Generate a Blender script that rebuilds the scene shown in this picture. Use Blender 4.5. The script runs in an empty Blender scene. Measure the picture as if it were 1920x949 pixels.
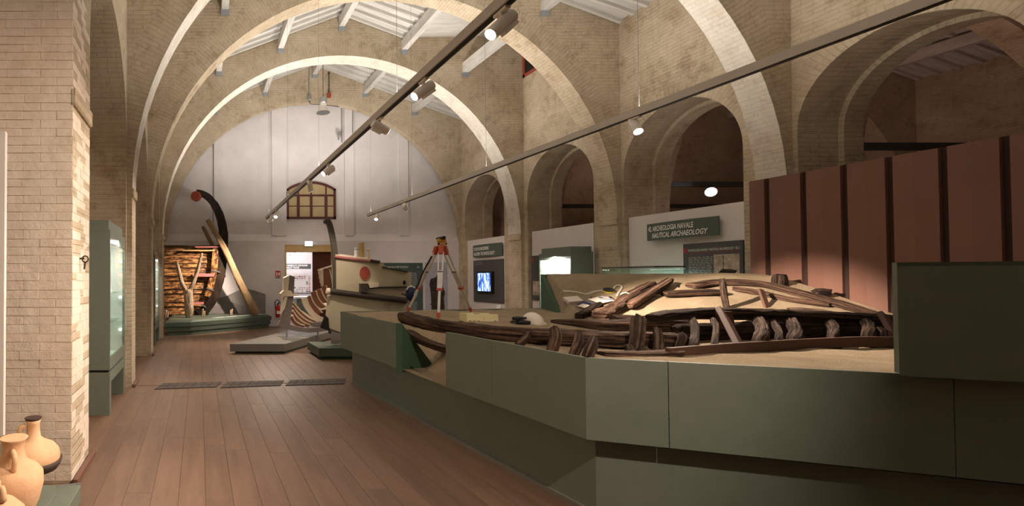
import bpy, bmesh, math, random
from mathutils import Vector, Matrix, noise as mnoise
R = random.Random(7)
S = bpy.context.scene
COL = S.collection
PI = math.pi

# ------------------------------------------------------------------ camera, world, exposure, large lights
F = 930.0; CX = 373.0; HOR = 524.0; CAMZ = 1.6; PITCH = math.radians(1.0)
CY = HOR - F * math.tan(PITCH)
cam_d = bpy.data.cameras.new('camera'); cam = bpy.data.objects.new('camera', cam_d); COL.objects.link(cam)
cam_d.sensor_width = 36.0; cam_d.lens = 36.0 * F / 1920.0
cam_d.shift_x = (960 - CX) / 1920.0; cam_d.shift_y = (CY - 474.5) / 1920.0
cam.location = (0, 0, CAMZ); cam.rotation_euler = (math.radians(90) + PITCH, 0, 0)
cam_d.clip_start = .05; cam_d.clip_end = 200
S.camera = cam
S.view_settings.view_transform = 'Standard'; S.view_settings.look = 'None'
S.view_settings.gamma = 1.0; S.view_settings.use_curve_mapping = False
S.view_settings.exposure = 0.5
W = bpy.data.worlds.new('world'); S.world = W; W.use_nodes = True
W.node_tree.nodes['Background'].inputs[0].default_value = (.10, .10, .11, 1)
W.node_tree.nodes['Background'].inputs[1].default_value = .3
S.cycles.use_denoising = True
S.cycles.sample_clamp_indirect = 4.0
S.cycles.max_bounces = 6

def look(loc, tgt):
    return (Vector(tgt) - Vector(loc)).to_track_quat('-Z', 'Y').to_euler()
def spot(loc, tgt, power, angle=50, col=(1, .86, .70), blend=.6, rad=.04):
    d = bpy.data.lights.new('spot_light', 'SPOT'); d.energy = power; d.color = col
    d.spot_size = math.radians(angle); d.spot_blend = blend; d.shadow_soft_size = rad
    o = bpy.data.objects.new('spot_light', d); COL.objects.link(o); o.location = loc; o.rotation_euler = look(loc, tgt)
    return o
def area(loc, tgt, power, sx, sy, col=(1, .88, .74)):
    d = bpy.data.lights.new('area_light', 'AREA'); d.shape = 'RECTANGLE'; d.size = sx; d.size_y = sy
    d.energy = power; d.color = col
    o = bpy.data.objects.new('area_light', d); COL.objects.link(o); o.location = loc; o.rotation_euler = look(loc, tgt)
    return o
TRK1 = (2.09, 3.5); TRK2 = (5.0, 3.5)          # x, z of the two light tracks
WARM = (1, .80, .64); NEUT = (1, .92, .82)
# up-light strips that lie along the top of the two tracks
for (tx, tz) in (TRK1, TRK2):
    for k in range(5):
        y = 1.6 + k * 3.1
        area((tx, y, tz + .07), (tx, y + .001, tz + 5), 50, .05, 2.4, NEUT)
# up-lights under the bright arches
for (tx, ty, p) in ((2.09, 13.75, 160), (5.0, 13.75, 160), (5.0, 7.5, 110), (2.09, 7.45, 50)):
    spot((tx, ty, 3.62), (tx + (.4 if tx > 3 else -.1), ty, 9), p, 150, NEUT, .5)

# ------------------------------------------------------------------ pixel -> point
_fw = Vector((0, math.cos(PITCH), math.sin(PITCH))); _up = Vector((0, -math.sin(PITCH), math.cos(PITCH)))
def ray(x, y):
    return Vector(((x - CX) / F, 0, 0)) + _up * ((CY - y) / F) + _fw
def P(x, y, Y=None, Z=None, X=None):
    d = ray(x, y)
    if Y is not None: t = Y / d.y
    elif Z is not None: t = (Z - CAMZ) / d.z
    else: t = X / d.x
    return Vector((0, 0, CAMZ)) + d * t

# ------------------------------------------------------------------ materials
def _new(name):
    m = bpy.data.materials.new(name); m.use_nodes = True
    nt = m.node_tree; return m, nt, nt.nodes['Principled BSDF'], nt.nodes.new, nt.links.new
def noise_node(nt, vec, scale, detail=5, rough=.6):
    n = nt.nodes.new('ShaderNodeTexNoise'); n.inputs['Scale'].default_value = scale
    n.inputs['Detail'].default_value = detail; n.inputs['Roughness'].default_value = rough
    if vec is not None: nt.links.new(vec, n.inputs['Vector'])
    return n
def ramp(nt, fac, stops):
    r = nt.nodes.new('ShaderNodeValToRGB'); e = r.color_ramp.elements
    while len(e) < len(stops): e.new(.5)
    for k, (p, c) in enumerate(stops): e[k].position = p; e[k].color = (*c, 1)
    nt.links.new(fac, r.inputs[0]); return r
def mix(nt, fac, a, b, mode='MIX'):
    n = nt.nodes.new('ShaderNodeMix'); n.data_type = 'RGBA'; n.blend_type = mode
    for s, v in ((0, fac), (6, a), (7, b)):
        if hasattr(v, 'links'): nt.links.new(v, n.inputs[s])
        elif s == 0: n.inputs[0].default_value = v
        else: n.inputs[s].default_value = (*v, 1)
    return n.outputs[2]
def sc3(c, f): return tuple(min(1, v * f) for v in c)
def flat(name, c, rough=.6, metal=0, var=.12, scale=4, bump=0.0, bscale=80, spec=.35):
    m, nt, b, N, L = _new(name)
    g = N('ShaderNodeNewGeometry'); n = noise_node(nt, g.outputs['Position'], scale)
    r = ramp(nt, n.outputs['Fac'], [(.3, sc3(c, 1 - var)), (.7, sc3(c, 1 + var))])
    L(r.outputs[0], b.inputs['Base Color']); b.inputs['Roughness'].default_value = rough
    b.inputs['Metallic'].default_value = metal; b.inputs['Specular IOR Level'].default_value = spec
    if bump:
        n2 = noise_node(nt, g.outputs['Position'], bscale, 4); bp = N('ShaderNodeBump')
        bp.inputs['Strength'].default_value = bump; bp.inputs['Distance'].default_value = .02
        L(n2.outputs['Fac'], bp.inputs['Height']); L(bp.outputs[0], b.inputs['Normal'])
    return m
def emit(name, c, s):
    m, nt, b, N, L = _new(name)
    b.inputs['Base Color'].default_value = (*c, 1); b.inputs['Emission Color'].default_value = (*c, 1)
    b.inputs['Emission Strength'].default_value = s; return m
def masonry(name, c1, c2, stain, bricks=True, bstr=.5):
    m, nt, b, N, L = _new(name)
    g = N('ShaderNodeNewGeometry'); pos = g.outputs['Position']
    n1 = noise_node(nt, pos, .9, 8, .65); n2 = noise_node(nt, pos, 7, 6, .7); n3 = noise_node(nt, pos, 2.3, 9, .75)
    base = ramp(nt, n1.outputs['Fac'], [(.35, c1), (.65, c2)]).outputs[0]
    sf = ramp(nt, n3.outputs['Fac'], [(.52, (0, 0, 0)), (.72, (.75, .75, .75))]).outputs[0]
    col = mix(nt, sf, base, stain)
    col = mix(nt, .35, col, ramp(nt, n2.outputs['Fac'], [(.3, (.55, .5, .45)), (.7, (1, 1, 1))]).outputs[0], 'MULTIPLY')
    h = N('ShaderNodeMath'); h.operation = 'MULTIPLY'; h.inputs[1].default_value = .7
    L(n2.outputs['Fac'], h.inputs[0]); hh = h.outputs[0]
    if bricks:
        uv = N('ShaderNodeTexCoord').outputs['UV']
        # let the courses wander a little
        nw = noise_node(nt, uv, 3, 3); vm = N('ShaderNodeVectorMath'); vm.operation = 'SCALE'; vm.inputs['Scale'].default_value = .028
        L(nw.outputs['Color'], vm.inputs[0]); va = N('ShaderNodeVectorMath'); va.operation = 'ADD'
        L(uv, va.inputs[0]); L(vm.outputs[0], va.inputs[1])
        bt = N('ShaderNodeTexBrick'); L(va.outputs[0], bt.inputs['Vector'])
        bt.inputs['Scale'].default_value = 1; bt.inputs['Brick Width'].default_value = .28; bt.inputs['Row Height'].default_value = .07
        bt.inputs['Mortar Size'].default_value = .009; bt.inputs['Mortar Smooth'].default_value = .7
        bt.inputs['Color1'].default_value = (1, 1, 1, 1); bt.inputs['Color2'].default_value = (.86, .83, .79, 1); bt.inputs['Mortar'].default_value = (.74, .69, .63, 1)
        wf = ramp(nt, n3.outputs['Fac'], [(.40, (.08, .08, .08)), (.70, (.7, .7, .7))]).outputs[0]
        col = mix(nt, wf, col, bt.outputs['Color'], 'MULTIPLY')
        sub = N('ShaderNodeMath'); sub.operation = 'SUBTRACT'; L(hh, sub.inputs[0]); L(bt.outputs['Fac'], sub.inputs[1]); hh = sub.outputs[0]
    L(col, b.inputs['Base Color']); b.inputs['Roughness'].default_value = .95; b.inputs['Specular IOR Level'].default_value = .1
    bp = N('ShaderNodeBump'); bp.inputs['Strength'].default_value = bstr; bp.inputs['Distance'].default_value = .02
    L(hh, bp.inputs['Height']); L(bp.outputs[0], b.inputs['Normal'])
    return m
def wood(name, stops, su=2.0, sv=26.0, rough=.8, bump=.5, coord='UV', rnd=.0, spec=.2, cracks=0):
    m, nt, b, N, L = _new(name)
    tc = N('ShaderNodeTexCoord').outputs[coord]; mp = N('ShaderNodeMapping'); L(tc, mp.inputs[0])
    mp.inputs['Scale'].default_value = (su, sv, sv)
    oi = N('ShaderNodeObjectInfo'); cb = N('ShaderNodeCombineXYZ')
    ml = N('ShaderNodeMath'); ml.operation = 'MULTIPLY'; ml.inputs[1].default_value = 37; L(oi.outputs['Random'], ml.inputs[0])
    L(ml.outputs[0], cb.inputs[0]); L(ml.outputs[0], cb.inputs[2]); L(cb.outputs[0], mp.inputs['Location'])
    n = noise_node(nt, mp.outputs[0], 1.0, 8, .7)
    col = ramp(nt, n.outputs['Fac'], stops).outputs[0]; hgt = n.outputs['Fac']
    if cracks:
        m2 = N('ShaderNodeMapping'); L(tc, m2.inputs[0]); m2.inputs['Scale'].default_value = (su * .8, sv * 2.6, sv * 2.6); L(cb.outputs[0], m2.inputs['Location'])
        n2 = noise_node(nt, m2.outputs[0], 1.0, 4, .6); ck = ramp(nt, n2.outputs['Fac'], [(.40, (.12, .10, .09)), (.52, (1, 1, 1))]).outputs[0]
        col = mix(nt, cracks, col, ck, 'MULTIPLY'); n3 = noise_node(nt, tc, 16, 5, .7)
        a1 = N('ShaderNodeMath'); a1.operation = 'ADD'; L(hgt, a1.inputs[0]); L(ck, a1.inputs[1]); a2 = N('ShaderNodeMath'); a2.operation = 'ADD'; L(a1.outputs[0], a2.inputs[0]); L(n3.outputs['Fac'], a2.inputs[1]); hgt = a2.outputs[0]
        col = mix(nt, .55, col, ramp(nt, n3.outputs['Fac'], [(.35, (.35, .3, .27)), (.62, (1, 1, 1))]).outputs[0], 'MULTIPLY')
    if rnd:
        mr = N('ShaderNodeMapRange'); mr.inputs[3].default_value = 1 - rnd; mr.inputs[4].default_value = 1 + rnd
        L(oi.outputs['Random'], mr.inputs[0]); hs = N('ShaderNodeHueSaturation'); L(mr.outputs[0], hs.inputs['Value']); L(col, hs.inputs['Color']); col = hs.outputs[0]
    L(col, b.inputs['Base Color']); b.inputs['Roughness'].default_value = rough; b.inputs['Specular IOR Level'].default_value = spec
    bp = N('ShaderNodeBump'); bp.inputs['Strength'].default_value = bump; bp.inputs['Distance'].default_value = .015
    L(hgt, bp.inputs['Height']); L(bp.outputs[0], b.inputs['Normal'])
    return m
def glass(name, tint=(.9, .97, .94)):
    m, nt, b, N, L = _new(name)
    t = N('ShaderNodeBsdfTransparent'); t.inputs[0].default_value = (*tint, 1)
    gl = N('ShaderNodeBsdfGlossy'); gl.inputs['Roughness'].default_value = .03
    lw = N('ShaderNodeLayerWeight'); lw.inputs[0].default_value = .5; pw = N('ShaderNodeMath'); pw.operation = 'POWER'; pw.inputs[1].default_value = 4; L(lw.outputs['Facing'], pw.inputs[0])
    fr = N('ShaderNodeMath'); fr.operation = 'MULTIPLY_ADD'; fr.inputs[1].default_value = .5; fr.inputs[2].default_value = .035; L(pw.outputs[0], fr.inputs[0])
    mx = N('ShaderNodeMixShader'); L(fr.outputs[0], mx.inputs[0]); L(t.outputs[0], mx.inputs[1]); L(gl.outputs[0], mx.inputs[2])
    L(mx.outputs[0], nt.nodes['Material Output'].inputs[0]); return m
M = {}
M['stone'] = masonry('whitewashed_brick', (.47, .385, .275), (.63, .545, .42), (.30, .22, .145))
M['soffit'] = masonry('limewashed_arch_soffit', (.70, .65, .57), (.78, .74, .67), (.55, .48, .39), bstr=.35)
M['brick'] = masonry('whitewashed_single_brick', (.74, .63, .53), (.84, .75, .65), (.62, .48, .37), bricks=False, bstr=1.0)
M['mortar'] = masonry('lime_mortar', (.56, .485, .40), (.66, .59, .50), (.44, .36, .28), bricks=False, bstr=.7)
M['plaster'] = flat('white_plaster', (.66, .63, .645), .9, var=.07, scale=1.6, bump=.15, bscale=30)
M['panel_white'] = flat('white_display_panel', (.72, .68, .66), .7, var=.02)
M['green'] = flat('green_lacquered_board', (.165, .195, .155), .42, var=.05, scale=8, bump=.05, bscale=300, spec=.4)
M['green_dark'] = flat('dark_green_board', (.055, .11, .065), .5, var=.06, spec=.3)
M['green_mid'] = flat('deep_green_board', (.075, .10, .075), .45, var=.05, spec=.35)
M['grey_green'] = flat('grey_green_board', (.20, .19, .165), .45, var=.05, spec=.35)
M['sign_green'] = flat('dark_green_sign', (.085, .11, .09), .6, var=.05)
M['charcoal'] = flat('charcoal_panel', (.085, .085, .083), .6, var=.05)
M['teal'] = flat('dark_teal_panel', (.055, .085, .075), .6, var=.05)
M['print_white'] = flat('white_print', (.85, .85, .82), .7, var=.01)
M['print_grey'] = flat('grey_print', (.40, .41, .39), .7, var=.01)
M['print_red'] = flat('red_print', (.40, .05, .04), .7, var=.02)
M['brown'] = flat('reddish_brown_board', (.175, .088, .064), .5, var=.05, scale=1.2, spec=.3)
M['brown_back'] = flat('dark_brown_backing', (.035, .016, .011), .8, var=.05)
M['track'] = flat('grey_track_aluminium', (.56, .52, .48), .5, .0, var=.03)
M['black'] = flat('black_plastic', (.012, .012, .013), .5, var=.05)
M['spot_white'] = flat('white_lamp_housing', (.84, .79, .75), .45, var=.03)
M['lens'] = emit('lamp_lens', (1, .93, .82), 9)
M['lens_dim'] = emit('lamp_lens_side', (1, .93, .82), 3)
M['lens_hot'] = emit('lamp_lens_facing', (1, .95, .92), 60)
M['exit'] = emit('exit_sign_face', (.75, .88, 1), 6)
M['galv'] = flat('galvanised_steel', (.45, .46, .46), .4, .8)
M['steel'] = flat('grey_steel', (.33, .36, .40), .5, .4)
M['darkred'] = flat('dark_red_paint', (.085, .018, .015), .5)
M['door_red'] = flat('dark_red_brown_door', (.10, .028, .016), .5)
M['pane'] = flat('dull_yellow_pane', (.46, .36, .20), .35, var=.08)
M['pane_dark'] = flat('dark_window_pane', (.01, .012, .012), .1)
M['glass'] = glass('case_glass'); 
M['roofwood'] = wood('white_painted_roof_timber', [(.3, (.42, .40, .38)), (.6, (.62, .60, .57)), (.8, (.70, .68, .65))], 1.2, 9, bump=.3)
M['floor'] = wood('brown_oak_floor', [(.25, (.125, .073, .047)), (.5, (.178, .107, .071)), (.75, (.22, .137, .094))], 1.1, 9.0, rough=.46, bump=.08, coord='UV', rnd=.10, spec=.4)
M['floor_gap'] = flat('floor_gap', (.125, .075, .05), .9)
M['old'] = wood('waterlogged_old_wood', [(.28, (.035, .020, .013)), (.45, (.10, .058, .038)), (.6, (.21, .125, .085)), (.78, (.34, .225, .165))], 2.2, 22, rough=.85, bump=1.0, rnd=.15, cracks=.85)
M['old_dark'] = wood('dark_old_wood', [(.3, (.022, .014, .010)), (.5, (.062, .040, .028)), (.75, (.17, .11, .08))], 2.2, 22, rough=.85, bump=1.0, rnd=.1, cracks=.85)
M['old_pale'] = wood('pale_grey_old_wood', [(.3, (.06, .04, .029)), (.5, (.135, .092, .068)), (.75, (.25, .18, .14))], 3, 18, rough=.9, bump=1.0, rnd=.15, cracks=.7)
M['support'] = wood('brown_painted_support', [(.3, (.085, .045, .032)), (.7, (.12, .066, .047))], 1, 12, rough=.6, bump=.1)
M['burnt'] = wood('scorched_plank', [(.36, (.012, .007, .004)), (.47, (.10, .042, .014)), (.56, (.36, .17, .055)), (.70, (.58, .33, .13))], 5.5, 13, rough=.55, bump=.3, rnd=.05)
M['charred'] = wood('charred_timber', [(.42, (.010, .007, .005)), (.62, (.035, .02, .012)), (.8, (.20, .10, .04))], 2.2, 5, rough=.5, bump=.3)
M['drift'] = wood('pale_driftwood', [(.3, (.26, .18, .115)), (.5, (.47, .35, .24)), (.75, (.66, .54, .41))], 3, 16, rough=.85, bump=.8, cracks=.4)
M['drift_brown'] = wood('brown_driftwood', [(.3, (.14, .085, .045)), (.5, (.30, .20, .11)), (.75, (.43, .30, .18))], 2, 18, rough=.8, bump=.8)
M['pink'] = flat('dusty_pink_paint', (.50, .17, .17), .6)
M['yellow_wood'] = flat('yellow_wood_edge', (.55, .38, .16), .6)
M['cutout'] = flat('grey_cutout_board', (.23, .215, .20), .8, var=.12, scale=5)
M['cutout2'] = flat('dark_grey_cutout_board', (.17, .155, .148), .8, var=.08, scale=5)
M['keelgrey'] = flat('grey_painted_keel', (.20, .17, .16), .5, var=.04)
M['rib_brown'] = flat('brown_model_rib', (.24, .10, .06), .5, var=.06)
M['rib_cream'] = flat('pale_plywood_edge', (.75, .66, .52), .6, var=.04)
M['cream'] = flat('cream_model_hull', (.50, .45, .32), .55, var=.03)
M['wale'] = flat('dark_brown_wale', (.05, .038, .03), .45, var=.15)
M['postgrey'] = flat('dark_grey_post', (.075, .068, .058), .5, var=.1)
M['rust'] = flat('rust_red_paint', (.32, .065, .04), .6)
M['orange'] = flat('orange_red_plastic', (.50, .09, .045), .5)
M['ali'] = flat('pale_aluminium_leg', (.66, .64, .62), .35, .5)
M['amber'] = flat('amber_instrument', (.55, .28, .05), .45)
M['crate'] = flat('pale_yellow_plastic', (.82, .75, .46), .5, var=.05)
M['helmet'] = flat('white_helmet_plastic', (.80, .75, .66), .35, var=.03)
M['glove'] = flat('black_glove_leather', (.03, .028, .026), .8, var=.3, scale=30, bump=.4)
M['paper'] = flat('white_paper', (.80, .72, .66), .8, var=.02)
M['folder'] = flat('grey_violet_cover', (.22, .20, .23), .5)
M['blue'] = flat('dark_blue_plastic', (.02, .028, .11), .4)
M['tape'] = flat('white_cloth_tape', (.66, .62, .54), .6)
M['yellow'] = flat('yellow_plastic', (.60, .50, .05), .5)
M['red'] = flat('fire_red_paint', (.55, .02, .02), .35)
M['terracotta'] = flat('pale_terracotta', (.74, .46, .27), .75, var=.12, scale=7, bump=.15, bscale=60)
M['terra_dark'] = flat('blackened_terracotta', (.07, .045, .035), .7, var=.3, scale=12)
M['mat'] = flat('dark_brown_floor_tile', (.075, .055, .045), .7, var=.1)
M['sand_label'] = flat('grey_label', (.40, .40, .42), .6)
M['garment'] = flat('dark_brown_leather_print', (.045, .03, .02), .8, var=.5, scale=9)
M['photo'] = flat('sepia_photo', (.48, .38, .30), .6, var=.5, scale=9)
M['iron'] = flat('rusty_iron', (.05, .03, .022), .8)
# tv picture
m, nt, b, N, L = _new('screen_picture')
tc = N('ShaderNodeNewGeometry').outputs['Position']; mp = N('ShaderNodeMapping'); mp.inputs['Scale'].default_value = (1, 9, 3); L(tc, mp.inputs[0])
nn = noise_node(nt, mp.outputs[0], 1.4, 3); rr = ramp(nt, nn.outputs['Fac'], [(.36, (.01, .02, .10)), (.47, (.06, .16, .75)), (.56, (.45, .62, 1)), (.66, (.9, .95, 1))])
L(rr.outputs[0], b.inputs['Emission Color']); b.inputs['Emission Strength'].default_value = 1.3; b.inputs['Base Color'].default_value = (.01, .01, .02, 1); M['screen'] = m
# sand
m, nt, b, N, L = _new('pale_sand')
g = N('ShaderNodeNewGeometry').outputs['Position']
na = noise_node(nt, g, 3, 8, .7); nb = noise_node(nt, g, 120, 3, .6); nc = noise_node(nt, g, 45, 2)
c = ramp(nt, na.outputs['Fac'], [(.3, (.33, .255, .165)), (.7, (.46, .37, .255))]).outputs[0]
c = mix(nt, .5, c, ramp(nt, nb.outputs['Fac'], [(.3, (.6, .55, .5)), (.6, (1, 1, 1))]).outputs[0], 'MULTIPLY')
c = mix(nt, ramp(nt, nc.outputs['Fac'], [(.66, (0, 0, 0)), (.72, (.6, .6, .6))]).outputs[0], c, (.12, .08, .05))
L(c, b.inputs['Base Color']); b.inputs['Roughness'].default_value = .95; b.inputs['Specular IOR Level'].default_value = .1
ad = N('ShaderNodeMath'); ad.operation = 'ADD'; L(nb.outputs['Fac'], ad.inputs[0]); L(na.outputs['Fac'], ad.inputs[1])
bp = N('ShaderNodeBump'); bp.inputs['Strength'].default_value = .7; bp.inputs['Distance'].default_value = .02; L(ad.outputs[0], bp.inputs['Height']); L(bp.outputs[0], b.inputs['Normal'])
M['sand'] = m

# ------------------------------------------------------------------ building helpers
WL = {}
def tag(o, label=None, cat=None, group=None, kind=None):
    if label: o['label'] = label
    if cat: o['category'] = cat
    if group: o['group'] = group
    if kind: o['kind'] = kind
    return o
def thing(name, base, label, cat, group=None):
    o = bpy.data.objects.new(name, None); COL.objects.link(o); o.empty_display_size = .1
    o.location = base; WL[o] = Vector(base); return tag(o, label, cat, group)
class MB:
    def __init__(s): s.v = []; s.f = []; s.uv = []
    def quadface(s, idx, uvs=None): s.f.append(tuple(idx)); s.uv.append(uvs)
    def add(s, verts, faces, uvs=None):
        o = len(s.v); s.v += [Vector(p) for p in verts]
        for k, f in enumerate(faces): s.quadface([i + o for i in f], uvs[k] if uvs else None)
        return s
    def box(s, x0, x1, y0, y1, z0, z1):
        return s.add([(x, y, z) for z in (z0, z1) for y in (y0, y1) for x in (x0, x1)],
                     [(0, 2, 3, 1), (4, 5, 7, 6), (0, 1, 5, 4), (2, 6, 7, 3), (0, 4, 6, 2), (1, 3, 7, 5)])
    def bar(s, a, b, w, h, up=(0, 0, 1)):
        a = Vector(a); b = Vector(b); d = (b - a).normalized(); u = Vector(up)
        if abs(d.dot(u)) > .98: u = Vector((0, 1, 0))
        sd = d.cross(u).normalized() * w / 2; u = sd.cross(d).normalized() * h / 2
        vs = [p + i * sd + j * u for p in (a, b) for (i, j) in ((-1, -1), (1, -1), (1, 1), (-1, 1))]
        l = (b - a).length; uvs = [None, None] + [[(0, k * .1), (l, k * .1), (l, k * .1 + .1), (0, k * .1 + .1)] for k in range(4)]
        return s.add(vs, [(3, 2, 1, 0), (4, 5, 6, 7)] + [(k, 4 + k, 4 + (k + 1) % 4, (k + 1) % 4) for k in range(4)], uvs)
    def tube(s, pts, rads, n=10, cap=True):
        pts = [Vector(p) for p in pts]
        if not hasattr(rads, '__len__'): rads = [rads] * len(pts)
        o = len(s.v); pu = None; L = 0
        us = []
        for i, p in enumerate(pts):
            d = (pts[min(i + 1, len(pts) - 1)] - pts[max(i - 1, 0)]).normalized()
            if pu is None: pu = Vector((0, 0, 1)) if abs(d.z) < .9 else Vector((1, 0, 0))
            sd = d.cross(pu).normalized(); pu = sd.cross(d).normalized()
            if i: L += (p - pts[i - 1]).length
            us.append(L)
            for k in range(n):
                a = 2 * PI * k / n; s.v.append(p + (sd * math.cos(a) + pu * math.sin(a)) * rads[i])
        for i in range(len(pts) - 1):
            for k in range(n):
                k2 = (k + 1) % n; r = max(rads[i], .01)
                s.quadface((o + i * n + k, o + i * n + k2, o + (i + 1) * n + k2, o + (i + 1) * n + k),
                           [(us[i], k / n * 6.28 * r), (us[i], (k + 1) / n * 6.28 * r), (us[i + 1], (k + 1) / n * 6.28 * r), (us[i + 1], k / n * 6.28 * r)])
        if cap:
            s.quadface([o + k for k in range(n)][::-1]); s.quadface([o + (len(pts) - 1) * n + k for k in range(n)])
        return s
    def lathe(s, c, prof, n=24, ax=None):
        c = Vector(c); q = Vector((0, 0, 1)).rotation_difference(Vector(ax)) if ax else None
        o = len(s.v)
        for (r, z) in prof:
            for k in range(n):
                a = 2 * PI * k / n; p = Vector((r * math.cos(a), r * math.sin(a), z))
                if q: p = q @ p
                s.v.append(c + p)
        for i in range(len(prof) - 1):
            for k in range(n):
                k2 = (k + 1) % n; s.quadface((o + i * n + k, o + i * n + k2, o + (i + 1) * n + k2, o + (i + 1) * n + k))
        s.quadface([o + k for k in range(n)][::-1]); s.quadface([o + (len(prof) - 1) * n + k for k in range(n)]); return s
    def prism(s, poly, off):
        """poly: list of 3-D points, off: extrusion vector"""
        n = len(poly); a = [Vector(p) for p in poly]; off = Vector(off)
        return s.add(a + [p + off for p in a], [tuple(range(n))[::-1], tuple(range(n, 2 * n))] + [(k, (k + 1) % n, n + (k + 1) % n, n + k) for k in range(n)])
    def build(s, name, mat, parent=None, smooth=False, bevel=0, recalc=True, soffit=None):
        me = bpy.data.meshes.new(name)
        xs = [p.x for p in s.v]; ys = [p.y for p in s.v]; zs = [p.z for p in s.v]
        base = Vector(((min(xs) + max(xs)) / 2, (min(ys) + max(ys)) / 2, min(zs)))
        me.from_pydata([p - base for p in s.v], [], s.f)
        uvl = me.uv_layers.new(name='UVMap')
        for pl, cu in zip(me.polygons, s.uv):
            if cu and len(cu) == pl.loop_total:
                for k, li in enumerate(pl.loop_indices): uvl.data[li].uv = cu[k]
            else:
                nrm = pl.normal; ax = max(range(3), key=lambda i: abs(nrm[i]))
                for li in pl.loop_indices:
                    p = me.vertices[me.loops[li].vertex_index].co + base
                    uvl.data[li].uv = ((p.y, p.z), (p.x, p.z), (p.x, p.y))[ax]
        if recalc or bevel:
            bm = bmesh.new(); bm.from_mesh(me)
            if recalc: bmesh.ops.recalc_face_normals(bm, faces=bm.faces)
            if bevel: bmesh.ops.bevel(bm, geom=bm.edges[:], offset=bevel, segments=1, affect='EDGES')
            bm.to_mesh(me); bm.free()
        me.materials.append(M[mat] if isinstance(mat, str) else mat)
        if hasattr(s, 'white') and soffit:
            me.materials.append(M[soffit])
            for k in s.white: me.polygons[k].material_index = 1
        if smooth: me.polygons.foreach_set('use_smooth', [True] * len(me.polygons))
        o = bpy.data.objects.new(name, me); COL.objects.link(o); WL[o] = base
        if parent: o.parent = parent; o.location = base - WL[parent]
        else: o.location = base
        return o
def part(name, mat, parent, fn, **kw):
    m = MB(); fn(m); return m.build(name, mat, parent, **kw)
def struct(o): o['kind'] = 'structure'; return o
def smooth_pts(pts, step):
    """Catmull-Rom resample"""
    pts = [Vector(p) for p in pts]; out = []
    ext = [2 * pts[0] - pts[1]] + pts + [2 * pts[-1] - pts[-2]]
    for i in range(1, len(ext) - 2):
        a, b, c, d = ext[i - 1:i + 3]; n = max(1, int((c - b).length / step))
        for k in range(n):
            t = k / n
            out.append(.5 * ((2 * b) + (c - a) * t + (2 * a - 5 * b + 4 * c - d) * t * t + (3 * b - a - 3 * c + d) * t ** 3))
    return out + [pts[-1]]
def timber_mesh(mb, pts, w, h, seed=0, rough=.22, step=.035, n=22, taper=(1, 1), up=(0, 0, 1), sq=3.6):
    """rough hewn, eroded beam swept along pts; w across, h along 'up' (numbers or lists)"""
    ps = smooth_pts(pts, step); N_ = len(ps); o = len(mb.v); L = 0
    up = Vector(up)
    for i, p in enumerate(ps):
        t = i / max(1, N_ - 1)
        d = (ps[min(i + 1, N_ - 1)] - ps[max(i - 1, 0)]).normalized()
        sd = d.cross(up).normalized(); u = sd.cross(d).normalized()
        if i: L += (p - ps[i - 1]).length
        e = min(t, 1 - t) * N_ * step
        tp = taper[0] + (taper[1] - taper[0]) * t
        endf = 1 - .22 * math.exp(-e / .04)
        for k in range(n):
            a = 2 * PI * (k + .5) / n; c, s_ = math.cos(a), math.sin(a)
            q = (abs(c) ** sq + abs(s_) ** sq) ** (-1 / sq)
            nz = mnoise.noise(Vector((L * 2.2 + seed * 13.7, c * 1.3, s_ * 1.3 + seed))) + .6 * mnoise.noise(Vector((L * 5 + seed * 3.1, c * 3.5 + 9, s_ * 3.5)))
            gr = mnoise.noise(Vector((L * 1.1 + seed, c * 6.5, s_ * 6.5))); nz += .9 * -abs(gr) + .35 + .5 * mnoise.noise(Vector((L * 14, c * 4, s_ * 4 + seed)))
            f = q * tp * endf * (1 + rough * nz)
            jit = d * (.03 * mnoise.noise(Vector((c * 3, s_ * 3, seed + 7 * (i > N_ / 2)))) if i in (0, N_ - 1) else 0)
            mb.v.append(p + sd * c * w / 2 * f + u * s_ * h / 2 * f + jit)
    pr = (w + h) * 2
    acc = 0
    for i in range(N_ - 1):
        l = (ps[i + 1] - ps[i]).length
        for k in range(n):
            k2 = (k + 1) % n
            mb.quadface((o + i * n + k, o + i * n + k2, o + (i + 1) * n + k2, o + (i + 1) * n + k),
                        [(acc, k / n * pr), (acc, (k + 1) / n * pr), (acc + l, (k + 1) / n * pr), (acc + l, k / n * pr)])
        acc += l
    mb.quadface([o + k for k in range(n)][::-1]); mb.quadface([o + (N_ - 1) * n + k for k in range(n)])
    return mb
def text_mesh(name, body, size, mat, parent, origin, xdir, zdir, shear=0, bend=None, squeeze=1.0, bold=0.0):
    cu = bpy.data.curves.new(name, 'FONT'); cu.body = body; cu.size = size; cu.shear = shear; cu.offset = bold
    cu.resolution_u = 2
    t = bpy.data.objects.new(name, cu); COL.objects.link(t)
    dg = bpy.context.evaluated_depsgraph_get(); dg.update()
    me = bpy.data.meshes.new_from_object(t.evaluated_get(dg)); COL.objects.unlink(t); bpy.data.objects.remove(t)
    xd = Vector(xdir).normalized(); zd = Vector(zdir).normalized(); nd = xd.cross(zd)
    og = Vector(origin); mb = MB()
    vs = []
    for v in me.vertices:
        x = v.co.x * squeeze
        p = og + xd * x + zd * v.co.y
        if bend: p = bend(x, v.co.y)
        vs.append(p)
    if not len(me.polygons): return None
    mb.add(vs, [tuple(f.vertices) for f in me.polygons]); bpy.data.meshes.remove(me)
    return mb.build(name, mat, parent, recalc=False)

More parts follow.
